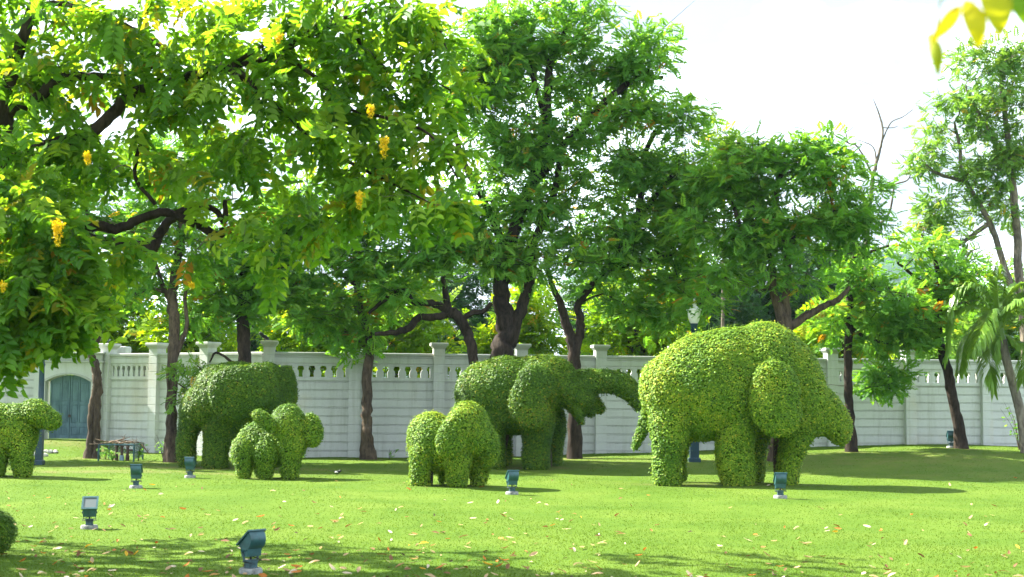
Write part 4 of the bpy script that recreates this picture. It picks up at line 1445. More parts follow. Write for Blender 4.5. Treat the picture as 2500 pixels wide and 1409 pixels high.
def build_foreground_tree():
    Y0 = 15.6
    TX, TY = -8.6, 16.0
    base = np.array([TX, TY, gz(TX, TY)])
    root = empty('golden_shower_tree', tuple(base), 'large-leaved tree with hanging yellow flower clusters, dark limbs arching over the lawn', 'tree')
    s = Y0 / FPX
    L0 = [[(TX, TY, -0.15, 0.30), (TX + 0.1, TY, 1.0, 0.24), (TX + 0.4, TY - 0.1, 2.2, 0.22), (TX + 1.2, TY - 0.2, 3.4, 0.18), tuple(W(-60, 600, 15.8)) + (0.16,), tuple(W(10, 400, 15.7)) + (0.11,), tuple(W(18, 220, 15.6)) + (0.085,), tuple(W(60, 80, 15.6)) + (0.06,), tuple(W(100, -60, 15.6)) + (0.06,)]]

    def pl(pts):
        return [tuple(W(q[0], q[1], q[3] if len(q) > 3 else Y0)) + (q[2] * s,) for q in pts]
    limbs = L0 + [
        pl([(15, 380, 19), (80, 370, 17), (160, 345, 16), (235, 315, 15), (300, 250, 15), (350, 215, 12), (410, 195, 11), (470, 190, 8, 15.3), (560, 160, 6, 15.0), (660, 100, 4, 14.8)]),
        pl([(25, 270, 15), (75, 250, 14), (140, 200, 13), (200, 185, 11), (290, 190, 8), (330, 180, 5), (420, 150, 3)]),
        pl([(-60, 560, 22), (60, 545, 16), (160, 545, 14), (240, 555, 13), (290, 558, 12), (340, 535, 11), (400, 520, 11), (450, 535, 10), (490, 552, 11), (530, 575, 10), (545, 560, 8)]),
        pl([(-60, 600, 20, 15.9), (100, 590, 16, 15.8), (220, 588, 15), (290, 592, 14), (340, 602, 14), (372, 608, 13), (388, 575, 12), (430, 525, 10), (470, 508, 8), (520, 510, 7), (548, 540, 8), (550, 490, 5)]),
        pl([(50, 100, 9), (95, 20, 8), (150, 8, 7), (200, 20, 7), (270, 45, 6), (340, 80, 5), (400, 120, 4), (450, 150, 3)]),
        pl([(410, 195, 9), (480, 180, 8, 15.2), (560, 165, 7, 15.0), (620, 210, 5, 14.8), (640, 280, 3, 14.8)]),
        pl([(560, 165, 7, 15.0), (680, 130, 7, 14.9), (780, 60, 6, 14.8), (860, 40, 5, 14.7), (960, 20, 4, 14.6), (1060, 60, 3, 14.5), (1090, 120, 2, 14.4)]),
        pl([(700, 120, 6, 14.9), (830, 60, 6, 14.8), (900, 130, 5, 14.7), (950, 170, 4, 14.6), (1020, 180, 3, 14.5), (1100, 220, 2, 14.4)]),
        pl([(640, 120, 5, 14.9), (760, 180, 5, 14.9), (840, 260, 4, 14.7), (950, 290, 4, 14.6), (1050, 330, 3, 14.5), (1120, 440, 2, 14.4)]),
        pl([(560, 170, 5, 15), (680, 260, 5, 15), (760, 340, 4, 14.9), (860, 400, 4, 14.8), (960, 450, 3, 14.6), (1060, 500, 2, 14.5)]),
        pl([(380, 500, 5), (330, 430, 5), (345, 330, 5), (335, 270, 4)]),
        pl([(15, 470, 7, 15.2), (55, 520, 6, 14.8), (85, 560, 4, 14.5), (50, 650, 3, 14.4), (40, 760, 2, 14.3)]),
        pl([(-60, 600, 10, 15.6), (30, 640, 8, 15.0), (120, 690, 5, 14.7), (200, 740, 3, 14.5), (240, 800, 2, 14.4)]),
        pl([(550, 560, 4), (590, 590, 3), (630, 640, 2), (680, 655, 1.5), (720, 640, 1)]),
        [(TX + 0.3, TY, 1.8, 0.17), (TX - 0.9, TY + 0.4, 3.4, 0.12), (TX - 1.8, TY + 0.9, 4.6, 0.07), (TX - 2.2, TY + 1.3, 5.4, 0.04)],
        [(TX + 1.0, TY, 3.0, 0.13), (TX + 1.6, TY + 1.2, 4.0, 0.10), (TX + 2.6, TY + 2.0, 4.8, 0.06), (TX + 3.2, TY + 2.4, 5.2, 0.03)],
        [(TX + 0.6, TY - 0.1, 2.6, 0.13), (TX + 1.0, TY - 1.6, 3.6, 0.09), (TX + 2.0, TY - 2.4, 4.2, 0.05)],
    ]
    skel = []
    for k, L in enumerate(limbs):
        Q = smooth_path(np.array(L), 6)
        Q[:, :3] += rng.normal(0, 1, (len(Q), 3)) * Q[:, 3:4] * 0.12
        V, F = tube_np(Q[:, :3], Q[:, 3], 12, 0.08)
        mobj('trunk' if k == 0 else 'limb', npmesh('limb', V - base, F, M['bark_dark'], None, True), root)
        skel.append(Q)
    SK = np.concatenate(skel)
    # regions in the picture: (px, py, rx, ry, Y, dY, twigs)
    reg = [(110, 60, 210, 110, 15.7, 0.9, 66), (400, 60, 220, 90, 15.6, 1.0, 74), (330, 150, 190, 80, 15.7, 0.8, 48), (100, 190, 140, 70, 15.6, 0.8, 34), (80, 320, 130, 80, 15.5, 0.8, 42), (260, 390, 170, 65, 15.9, 0.7, 36),
           (560, 150, 150, 110, 15.2, 0.9, 52), (700, 60, 160, 80, 15.0, 0.9, 46), (870, 50, 160, 75, 14.7, 0.8, 42), (1030, 60, 110, 80, 14.5, 0.5, 28), (760, 190, 150, 100, 14.9, 0.9, 50), (930, 190, 150, 100, 14.7, 0.8, 44), (1080, 190, 80, 80, 14.5, 0.4, 18),
           (680, 330, 140, 100, 15.1, 0.9, 40), (830, 350, 140, 90, 14.8, 0.8, 40), (980, 350, 120, 80, 14.6, 0.6, 32), (1090, 330, 60, 60, 14.4, 0.3, 12), (940, 480, 140, 70, 14.6, 0.6, 30), (1075, 490, 95, 55, 14.4, 0.4, 18), (800, 480, 110, 70, 14.8, 0.6, 22),
           (470, 320, 170, 110, 15.5, 0.9, 44), (530, 430, 120, 70, 15.5, 0.6, 22), (380, 430, 110, 45, 16.0, 0.5, 12), (80, 460, 110, 80, 14.8, 0.6, 50), (70, 570, 110, 80, 14.4, 0.7, 78), (150, 620, 85, 65, 14.4, 0.6, 52), (70, 700, 110, 75, 14.3, 0.7, 86), (165, 725, 70, 65, 14.3, 0.5, 50), (45, 790, 90, 55, 14.2, 0.6, 56), (150, 785, 60, 30, 14.2, 0.3, 18), (15, 860, 50, 35, 14.2, 0.4, 16),
           (330, 630, 100, 35, 15.0, 0.4, 14), (480, 600, 70, 25, 15.2, 0.3, 7), (660, 610, 90, 50, 14.8, 0.3, 14), (600, 520, 70, 45, 15.2, 0.5, 9), (780, 590, 70, 30, 14.8, 0.3, 6), (5, 900, 25, 25, 14.1, 0.3, 5)]
    C = []
    for (px, py, rx, ry, Y, dY, n) in reg:
        for _ in range(int(n * 0.56)):
            while True:
                v = rng.uniform(-1, 1, 3)
                if v @ v < 1:
                    break
            C.append(W(px + v[0] * rx, py + v[1] * ry, Y) + np.array([0, v[2] * dY, 0]))
    # the part of the crown outside the picture, which shades the near lawn
    for _ in range(260):
        while True:
            v = rng.uniform(-1, 1, 3)
            if v @ v < 1:
                break
        c = np.array([TX, TY + 0.4, 4.6]) + v * np.array([3.6, 3.0, 1.9])
        C.append(c)
    for _ in range(45):
        v = rng.uniform(-1, 1, 3)
        C.append(np.array([TX + 4.2, TY + 1.5, 5.4]) + v * np.array([3.0, 1.0, 0.8]))
    C = np.array(C)
    order = np.argsort([np.min(np.linalg.norm(SK[:, :3] - c, axis=1)) for c in C])
    cur = SK
    BV, BF, b = [], [], 0
    leaves = []
    for ci in order:
        c = C[ci]
        dist = np.linalg.norm(cur[:, :3] - c, axis=1)
        k = int(np.argmin(dist))
        p0, r0 = cur[k, :3], cur[k, 3]
        ln = np.linalg.norm(c - p0)
        mid = (p0 + c) / 2 + rng.normal(0, 0.10, 3) * ln + np.array([0, 0, 0.12 * ln])
        r1 = min(r0 * 0.7, 0.006 + 0.012 * ln)
        Q = smooth_path(np.array([list(p0) + [r1], list(mid) + [r1 * 0.75], list(c) + [max(0.003, r1 * 0.4)]]), 3)
        V, F = tube_np(Q[:, :3], Q[:, 3], 5)
        BV.append(V)
        BF.append(F + b)
        b += len(V)
        cur = np.concatenate([cur, Q[2:]])
        d = unit(c - mid)
        for q in range(int(rng.integers(3, 5))):
            p = c - d * rng.uniform(0, 0.22) + rng.normal(0, 0.03, 3)
            dv = unit(d * 0.5 + np.array([0.08, -0.15, -0.40]) + rng.normal(0, 0.55, 3))
            up = unit(np.array([-0.35, -0.15, 1.0]) + rng.normal(0, 0.42, 3))
            leaves.append((p, dv, up, rng.uniform(0.75, 1.15), int(rng.integers(0, len(CT))), float(np.clip(rng.normal(0.5, 0.25), 0, 0.95))))
    mobj('twigs', npmesh('twigs', np.concatenate(BV) - base, np.concatenate(BF), M['bark_grey'], None, True), root)['kind'] = 'stuff'
    # the 300 nearest leaves in the picture are parts of their own
    Rt = R3.T

    def inview(p):
        q = Rt @ (p - np.array([0, 0, CAM_H]))
        x, y = q[0] / -q[2] * FPX + 1250, 704.5 - q[1] / -q[2] * FPX
        return 0 < x < 2500 and 0 < y < 1409
    idx = sorted([i for i, l in enumerate(leaves) if inview(l[0])], key=lambda i: leaves[i][0][1] / leaves[i][3])[:300]
    idset = set(idx)
    tints = [0.12, 0.35, 0.5, 0.65, 0.85]
    lm = {}
    for ti, (V, F) in enumerate(CT):
        for tj, r in enumerate(tints):
            tint = np.tile([r, 1.0, 1.0, 1.0], (len(V), 1))
            lm[(ti, tj)] = npmesh('leaf', V, F, M['leaf_fg'], tint)
    for i in idx:
        p, dv, up, sc, ti, r = leaves[i]
        side = unit(np.cross(up, dv))
        u2 = np.cross(dv, side)
        o = bpy.data.objects.new('leaf', lm[(ti, int(np.argmin(np.abs(np.array(tints) - r))))])
        COL.objects.link(o)
        o.parent = root
        p = p - base
        o.matrix_local = Matrix([[dv[0] * sc, side[0] * sc, u2[0] * sc, p[0]], [dv[1] * sc, side[1] * sc, u2[1] * sc, p[1]], [dv[2] * sc, side[2] * sc, u2[2] * sc, p[2]], [0, 0, 0, 1]])
    VV, FF, TT, b = [], [], [], 0
    for ti in range(len(CT)):
        ls = [l for i, l in enumerate(leaves) if l[4] == ti and i not in idset]
        P, D, U, S = (np.array([l[k] for l in ls]) for k in range(4))
        V, F, k = inst(CT[ti], P, D, U, S)
        r = np.array([l[5] for l in ls])
        r = np.where(rng.uniform(0, 1, len(r)) < 0.012, rng.uniform(0.95, 1.0, len(r)), r)
        g = rng.uniform(0.85, 1.15, len(ls))
        TT.append(np.repeat(np.stack([r, g, g, np.ones(len(ls))], -1), k, axis=0))
        VV.append(V)
        FF.append(F + b)
        b += len(V)
    o = mobj('foliage', npmesh('foliage', np.concatenate(VV) - base, np.concatenate(FF), M['leaf_fg'], np.concatenate(TT)), root)
    o['kind'] = 'stuff'
    # hanging flower clusters
    for (px, py, h, w, Y) in ((142, 540, 62, 20, 13.6), (938, 338, 50, 18, 13.8), (878, 470, 42, 14, 13.9), (905, 258, 32, 13, 13.8), (215, 375, 30, 14, 14.0), (680, 85, 22, 12, 14.0), (470, 690, 16, 8, 14.3), (8, 690, 24, 9, 13.6)):
        sc = Y / FPX
        top = W(px, py, Y)
        VV, FF, b = [], [], 0
        n = int(h * 1.5)
        for i in range(n):
            f = i / n
            r = w * sc * (0.9 - 0.55 * f)
            a = rng.uniform(0, 6.28)
            c = top + np.array([math.cos(a) * r * rng.uniform(0.2, 1), math.sin(a) * r * rng.uniform(0.2, 1), -h * sc * f])
            big = 0.028 * (1 - 0.5 * f)
            m5 = 4 if f < 0.7 else 2
            for k in range(m5):
                pv = unit(rng.normal(0, 1, 3))
                q = unit(np.cross(pv, rng.normal(0, 1, 3)))
                VV.append(np.array([c, c + pv * big * 0.6 + q * big * 0.4, c + pv * big * 1.2, c + pv * big * 0.6 - q * big * 0.4]))
                FF.append(np.arange(4)[None] + b)
                b += 4
        VV = np.concatenate(VV)
        tint = np.repeat(np.stack([rng.uniform(0, 1, len(VV) // 4), rng.uniform(0.8, 1.1, len(VV) // 4), np.ones(len(VV) // 4), np.ones(len(VV) // 4)], -1), 4, axis=0)
        fo = mobj('flower_cluster', npmesh('flower_cluster', VV - base, np.concatenate(FF), M['petal'], tint), root)
        fo['label'] = 'hanging yellow flower cluster'
        V, F = tube_np(np.array([top + [0, 0, 0.25], top + [0.01, 0, 0.1], top + [0, 0, -h * sc]]), np.array([0.003, 0.003, 0.002]), 4)
        mobj('stalk', npmesh('stalk', V - base, F, M['leaf_near'], np.tile([0.1, 0.8, 1, 1], (len(V), 1))), fo)
    return base


build_foreground_tree()


# blurred twig hanging close to the camera, from a tree just outside the picture
def build_near_tree():
    bx, by = 2.15, 2.6
    base = np.array([bx, by, gz(bx, by)])
    root = empty('overhanging_tree', tuple(base), 'tree just beside the viewer whose yellowing blurred leaves hang in the sky', 'tree')
    D = 2.9
    tip = W(2420, -60, D)
    limbs = [[(bx, by, -0.15, 0.13), (bx + 0.02, by, 1.2, 0.11), (bx - 0.03, by, 2.3, 0.09), (bx + 0.05, by + 0.1, 3.4, 0.06), (bx + 0.2, by + 0.3, 4.4, 0.03)],
             [(bx - 0.03, by, 2.2, 0.05), (bx - 0.35, by + 0.1, 2.65, 0.03), tuple(tip + [0.25, 0, 0.18]) + (0.012,), tuple(tip) + (0.006,), tuple(W(2310, -20, D)) + (0.003,), tuple(W(2285, 75, D)) + (0.002,)],
             [tuple(tip) + (0.004,), tuple(W(2375, 10, D)) + (0.002,)], [tuple(tip) + (0.004,), tuple(W(2430, -20, D)) + (0.002,)], [tuple(tip) + (0.004,), tuple(W(2480, -40, D)) + (0.002,)]]
    for k, L in enumerate(limbs):
        Q = smooth_path(np.array(L), 6)
        V, F = tube_np(Q[:, :3], Q[:, 3], 8, 0.04)
        mobj('trunk' if k == 0 else 'branch', npmesh('branch', V - base, F, M['bark'] if k < 1 else M['leaf_near'], np.tile([0.15, 0.7, 1, 1], (len(V), 1)), True), root)
    s = D / FPX
    for (x0, y0, x1, y1, w, r, twist) in ((2345, 15, 2262, 112, 22, 0.75, 0.2), (2274, 80, 2284, 188, 19, 0.30, 0.6), (2362, 0, 2381, 125, 32, 0.60, 0.3), (2412, -55, 2432, 95, 44, 0.50, 0.2), (2462, -80, 2506, 78, 44, 0.0, 0.4), (2530, -40, 2560, 80, 40, 0.2, 0.2)):
        a, b = W(x0, y0, D), W(x1, y1, D)
        b = b + np.array([0, -0.03, 0])
        d = b - a
        sd = unit(np.cross(d, [0.0, 1.0, 0.15])) * w * s
        bend = np.array([0, -1, 0]) * 0.02
        V, F = [], []
        us = np.linspace(0, 1, 7)
        for u in us:
            ww = math.sin(math.pi * min(1, u * 0.93 + 0.05)) ** 0.75 * (1 - 0.25 * u)
            cpt = a + d * u + bend * math.sin(u * math.pi)
            V += [cpt + sd * ww + np.array([0, twist * 0.02, 0]), cpt, cpt - sd * ww + np.array([0, twist * 0.03, 0])]
        for i in range(6):
            F += [(3 * i, 3 * i + 1, 3 * i + 4, 3 * i + 3), (3 * i + 1, 3 * i + 2, 3 * i + 5, 3 * i + 4)]
        V = np.array(V)
        tr = np.repeat(np.clip(r + 0.25 * (0.5 - us) + 0.0, 0, 1), 3)
        tint = np.stack([tr, np.ones(len(V)), np.ones(len(V)), np.ones(len(V))], -1)
        o = mobj('leaf', npmesh('leaf', V - base, np.array(F), M['leaf_near'], tint, True), root)
    # crown above the picture
    n = 150
    P = np.array([bx + 0.1, by + 0.2, 4.5]) + rng.normal(0, 1, (n, 3)) * np.array([0.45, 0.45, 0.45])
    P = P[P[:, 2] > 3.7]
    n = len(P)
    V, F, k = inst(CT[1], P, rng.normal(0, 1, (n, 3)) + [0, 0, -0.3], np.array([0, 0, 1.0]) + rng.normal(0, 0.4, (n, 3)), np.full(n, 0.8))
    mobj('crown', npmesh('crown', V - base, F, M['leaf_fg'], np.repeat(np.tile([0.6, 1, 1, 1], (n, 1)), k, axis=0)), root)


build_near_tree()


# palm
def build_palm():
    Y = 35.6
    base = Wg(2498, Y)
    root = empty('palm_tree', tuple(base), 'slender leaning palm with drooping fronds beside the wall', 'palm')
    s = Y / FPX
    P = np.array([list(W(q[0], q[1], Y)) + [q[2] * s] for q in ((2506, 1100, 13), (2496, 1030, 12), (2482, 970, 11), (2468, 920, 10), (2455, 870, 10), (2446, 830, 11))])
    P[0, 2] = base[2] - 0.1
    Q = smooth_path(P, 8)
    Q[:, 3] *= 1 + 0.05 * (np.arange(len(Q)) % 2)
    V, F = tube_np(Q[:, :3], Q[:, 3], 10, 0.02)
    mobj('trunk', npmesh('trunk', V - base, F, M['palm_bark'], None, True), root)
    c = W(2443, 815, Y)
    V, F = tube_np(np.array([Q[-2, :3], c, W(2440, 770, Y)]), np.array([0.11, 0.09, 0.03]), 10)
    mobj('crownshaft', npmesh('crownshaft', V - base, F, M['leaf_palm'], np.tile([0.5, 0.9, 1, 1], (len(V), 1)), True), root)
    # fronds: direction end points in picture pixels with depth
    ends = [((2400, 750), (2340, 765), (2318, 870), 0.3), ((2380, 700), (2330, 720), (2318, 760), 0.0), ((2420, 830), (2405, 880), (2412, 950), -0.4), ((2425, 735), (2400, 690), (2360, 690), 0.8), ((2440, 740), (2440, 690), (2445, 650), 0.2), ((2460, 735), (2500, 690), (2560, 700), 0.5),
            ((2480, 760), (2540, 760), (2580, 830), 0.0), ((2470, 830), (2490, 850), (2478, 930), -0.5), ((2500, 780), (2520, 830), (2510, 910), -0.9), ((2410, 760), (2380, 800), (2350, 860), -0.8), ((2450, 760), (2470, 740), (2500, 790), -1.0), ((2435, 770), (2420, 800), (2428, 860), 0.9), ((2490, 720), (2530, 730), (2560, 760), 0.9), ((2405, 790), (2375, 830), (2365, 900), 0.7)]
    for e in ends:
        dy = e[3]
        p0 = c + np.array([0, 0, 0.05])
        pts = np.array([p0, W(*e[0], Y) + [0, dy * 0.4, 0], W(*e[1], Y) + [0, dy * 0.8, 0], W(*e[2], Y) + [0, dy, 0]])
        q = smooth_path(pts, 10)
        n = len(q)
        V, F = tube_np(q, np.linspace(0.018, 0.004, n), 4)
        vv, ff, b = [V], [F], len(V)
        T = unit(np.gradient(q, axis=0))
        for i in range(4, n):
            for sgn in (-1, 1):
                sd = unit(np.cross(T[i], [0, 0, 1.0]) + 1e-3) * sgn
                for rep in range(3):
                    l = 0.52 * math.sin(math.pi * (0.12 + 0.83 * i / n)) ** 0.6 * rng.uniform(0.85, 1.1)
                    d = unit(sd * 0.75 + T[i] * 0.75 + rng.normal(0, 0.1, 3) + np.array([0, 0, 0.10]))
                    a = q[i] + T[i] * rep * 0.022
                    w = 0.026
                    wv = unit(np.cross(d, [0, 0.3, 1.0])) * w
                    m1 = a + d * l * 0.5 + np.array([0, 0, -0.05])
                    t1 = a + d * l * 0.88 + np.array([0, 0, -0.30 * l / 0.5])
                    vv.append(np.array([a - wv * 0.6, a + wv * 0.6, m1 + wv, m1 - wv, t1]))
                    ff.append(np.array([[0, 1, 2, 3], [3, 2, 4, 4]]) + b)
                    b += 5
        FF = np.concatenate(ff)
        tri = FF[:, 2] == FF[:, 3]
        V = np.concatenate(vv)
        r = np.clip(0.5 + rng.normal(0, 0.15, len(V)), 0, 1)
        r[:len(q) * 4] = 0.7
        tint = np.stack([r, np.ones(len(V)), np.ones(len(V)), np.ones(len(V))], -1)
        mobj('frond', npmesh('frond', V - base, [FF[~tri], FF[tri][:, :3]], M['leaf_palm'], tint), root)


build_palm()


# ------------------------------------------------------------------ floodlights
def floodlight(px, Y, yaw, label, size=0.44, tilt=0.0):
    g = Wg(px, Y)
    k = size / 0.44
    root = empty('floodlight', tuple(g), label, 'floodlight', 'green floodlights set in the lawn', yaw)
    root.scale = (k, k, k)
    mb = MB()
    mb.rings([(0.112, -0.06), (0.112, 0.035), (0.102, 0.05), (0.0001, 0.051)], 18)
    mb.obj('plinth', M['concrete'], root, True)
    mb = MB()
    mb.rings([(0.05, 0.052), (0.05, 0.06), (0.043, 0.062), (0.048, 0.115), (0.052, 0.118), (0.052, 0.124), (0.0001, 0.125)], 4, square=True, rot=math.pi / 4)
    mb.obj('pedestal', M['teal_worn'], root)
    yk = empty  # yoke: two arms and a foot
    mb = MB()
    mb.box(-0.078, 0.078, -0.018, 0.018, 0.126, 0.132)
    mb.obj('yoke', M['teal_worn'], root)
    for s in (-1, 1):
        mb = MB()
        mb.add([(s * 0.074, -0.016, 0.128), (s * 0.080, -0.016, 0.128), (s * 0.080, 0.016, 0.128), (s * 0.074, 0.016, 0.128), (s * 0.084, 0.008, 0.225), (s * 0.090, 0.008, 0.225), (s * 0.090, 0.036, 0.225), (s * 0.084, 0.036, 0.225)],
               [(3, 2, 1, 0), (4, 5, 6, 7), (0, 1, 5, 4), (1, 2, 6, 5), (2, 3, 7, 6), (3, 0, 4, 7)])
        arm = mb.obj('bracket_arm', M['teal_worn'], root)
        mb = MB()
        mb.tube([(s * 0.083, 0.02, 0.215), (s * 0.098, 0.02, 0.215)], 0.014, 10)
        mb.obj('bolt', M['teal'], arm, True)
    mb = MB()
    mb.tube([(0, 0, 0.12), (0, 0.005, 0.17)], 0.012, 8)
    mb.obj('stem', M['black'], root)
    # gear box
    mb = MB()
    mb.prism([(-0.055, 0.165), (0.045, 0.160), (0.065, 0.25), (-0.03, 0.262), (-0.06, 0.245)], -0.078, 0.078)
    mb.obj('gear_box', M['teal'], root)
    # housing: half-round drum whose flat mouth looks up and forward (+y)
    a0 = math.radians(38)
    c = np.array([0.0, 0.335])
    hl, dep = 0.105, 0.115
    e1 = np.array([math.cos(a0), -math.sin(a0)])     # along the mouth, forward-down
    e2 = np.array([-math.sin(a0), -math.cos(a0)])    # away from the mouth
    poly = [tuple(c + e1 * hl), ]
    poly = []
    for i in range(13):
        th = math.pi * i / 12
        poly.append(tuple(c + e1 * hl * math.cos(th) + e2 * dep * math.sin(th) ** 0.8))
    mb = MB()
    mb.prism(poly, -0.088, 0.088)
    hs = mb.obj('housing', M['teal'], root, True)
    # rim frame round the mouth
    mb = MB()
    n2 = -e2
    ro, ri, th_ = 0.122, 0.094, 0.016
    xo, xi = 0.104, 0.080

    def q(u, x, h):
        p = c + e1 * u + n2 * h
        return (x, p[0], p[1])
    V, F = [], []
    for h in (0.0, th_):
        V += [q(-ro, -xo, h), q(ro, -xo, h), q(ro, xo, h), q(-ro, xo, h), q(-ri, -xi, h), q(ri, -xi, h), q(ri, xi, h), q(-ri, xi, h)]
    for k2 in range(4):
        j = (k2 + 1) % 4
        F += [(k2, j, 4 + j, 4 + k2), (8 + k2, 12 + k2, 12 + j, 8 + j), (k2, 8 + k2, 8 + j, j), (4 + k2, 4 + j, 12 + j, 12 + k2)]
    mb.add(V, F)
    mb.obj('rim', M['teal'], hs)
    mb = MB()
    V = []
    for h in (0.003, 0.007):
        V += [q(-ri, -xi, h), q(ri, -xi, h), q(ri, xi, h), q(-ri, xi, h)]
    mb.add(V, [(3, 2, 1, 0), (4, 5, 6, 7), (0, 1, 5, 4), (1, 2, 6, 5), (2, 3, 7, 6), (3, 0, 4, 7)])
    mb.obj('glass', M['glass'], hs)
    mb = MB()
    mb.tube([(0.0, -0.01, 0.165), (0.06, -0.04, 0.135), (0.10, -0.03, 0.118), (0.09, 0.02, 0.112), (0.03, 0.06, 0.11), (-0.05, 0.06, 0.112), (-0.095, 0.0, 0.115), (-0.08, -0.045, 0.112), (-0.03, -0.055, 0.10)], 0.0045, 6)
    mb.obj('cable', M['black'], root, True)
    return root


floodlight(612, 14.2, math.radians(46), 'floodlight nearest the ball bush among orange fallen leaves, mouth turned sideways', 0.455)
floodlight(218, 18.6, math.radians(192), 'floodlight showing its glass front, alone on sunny grass', 0.43)
floodlight(332, 26.1, math.radians(8), 'floodlight seen from behind in front of the wire cage', 0.46)
floodlight(464, 28.8, math.radians(-4), 'floodlight at the hind leg of the dome-backed elephant', 0.44)
floodlight(1250, 25.2, math.radians(16), 'floodlight beside the hooded calf, back to the viewer', 0.45)
floodlight(1905, 24.4, math.radians(-2), 'floodlight in front of the largest elephant\'s front leg', 0.46)
floodlight(2322, 36.9, math.radians(-8), 'floodlight at the foot of the leaning trunk near the wall', 0.47)


# ------------------------------------------------------------------ lantern posts
def lantern(px, Y, label, top_py, group='lantern posts in the garden', slim=1.0):
    g = Wg(px, Y)
    H = W(px, top_py, Y)[2] - g[2]
    root = empty('lantern_post', tuple(g), label, 'lamp post', group)
    u = H / 4.15
    MB().box(-0.15 * u * slim, 0.15 * u * slim, -0.15 * u * slim, 0.15 * u * slim, -0.08, 0.10 * u, 0.02).obj('base', M['navy'], root)
    mb = MB()
    mb.rings([(0.11 * u * slim, 0.101 * u), (0.11 * u * slim, 0.95 * u), (0.085 * u * slim, 1.0 * u), (0.085 * u * slim, 1.05 * u)], 4, square=True, rot=math.pi / 4)
    mb.obj('pedestal', M['navy'], root)
    mb = MB()
    mb.rings([(0.075, 1.051), (0.09, 1.10), (0.06, 1.16), (0.055, 2.0), (0.07, 2.04), (0.055, 2.08), (0.045, 3.05), (0.06, 3.08), (0.05, 3.12), (0.058, 3.18), (0.075, 3.2), (0.06, 3.22), (0.075, 3.34), (0.095, 3.36), (0.075, 3.38), (0.085, 3.46), (0.10, 3.48), (0.10, 3.51), (0.02, 3.511)], 16)
    mb.v = [(x * u, y * u, z * u) for x, y, z in mb.v]
    mb.obj('shaft', M['navy'], root, True)
    mb = MB()
    mb.rings([(0.085, 3.512), (0.12, 3.56), (0.15, 3.66), (0.165, 3.76), (0.17, 3.84), (0.02, 3.841)], 24)
    mb.v = [(x * u, y * u, z * u) for x, y, z in mb.v]
    mb.obj('globe', M['opal'], root, True)
    mb = MB()
    mb.rings([(0.05, 3.842), (0.195, 3.843), (0.20, 3.86), (0.13, 3.90), (0.07, 3.96), (0.045, 3.985), (0.065, 3.995), (0.065, 4.01), (0.03, 4.015), (0.03, 4.03), (0.048, 4.065), (0.03, 4.11), (0.004, 4.15)], 24)
    mb.v = [(x * u, y * u, z * u) for x, y, z in mb.v]
    mb.obj('lid', M['white_metal'], root, True)


lantern(1695, 34.3, 'dark blue lantern post with white urn globe behind the largest elephant', 729)
lantern(95, 33.2, 'dark blue post rising behind the calf beside the blue door', 640, slim=0.62)


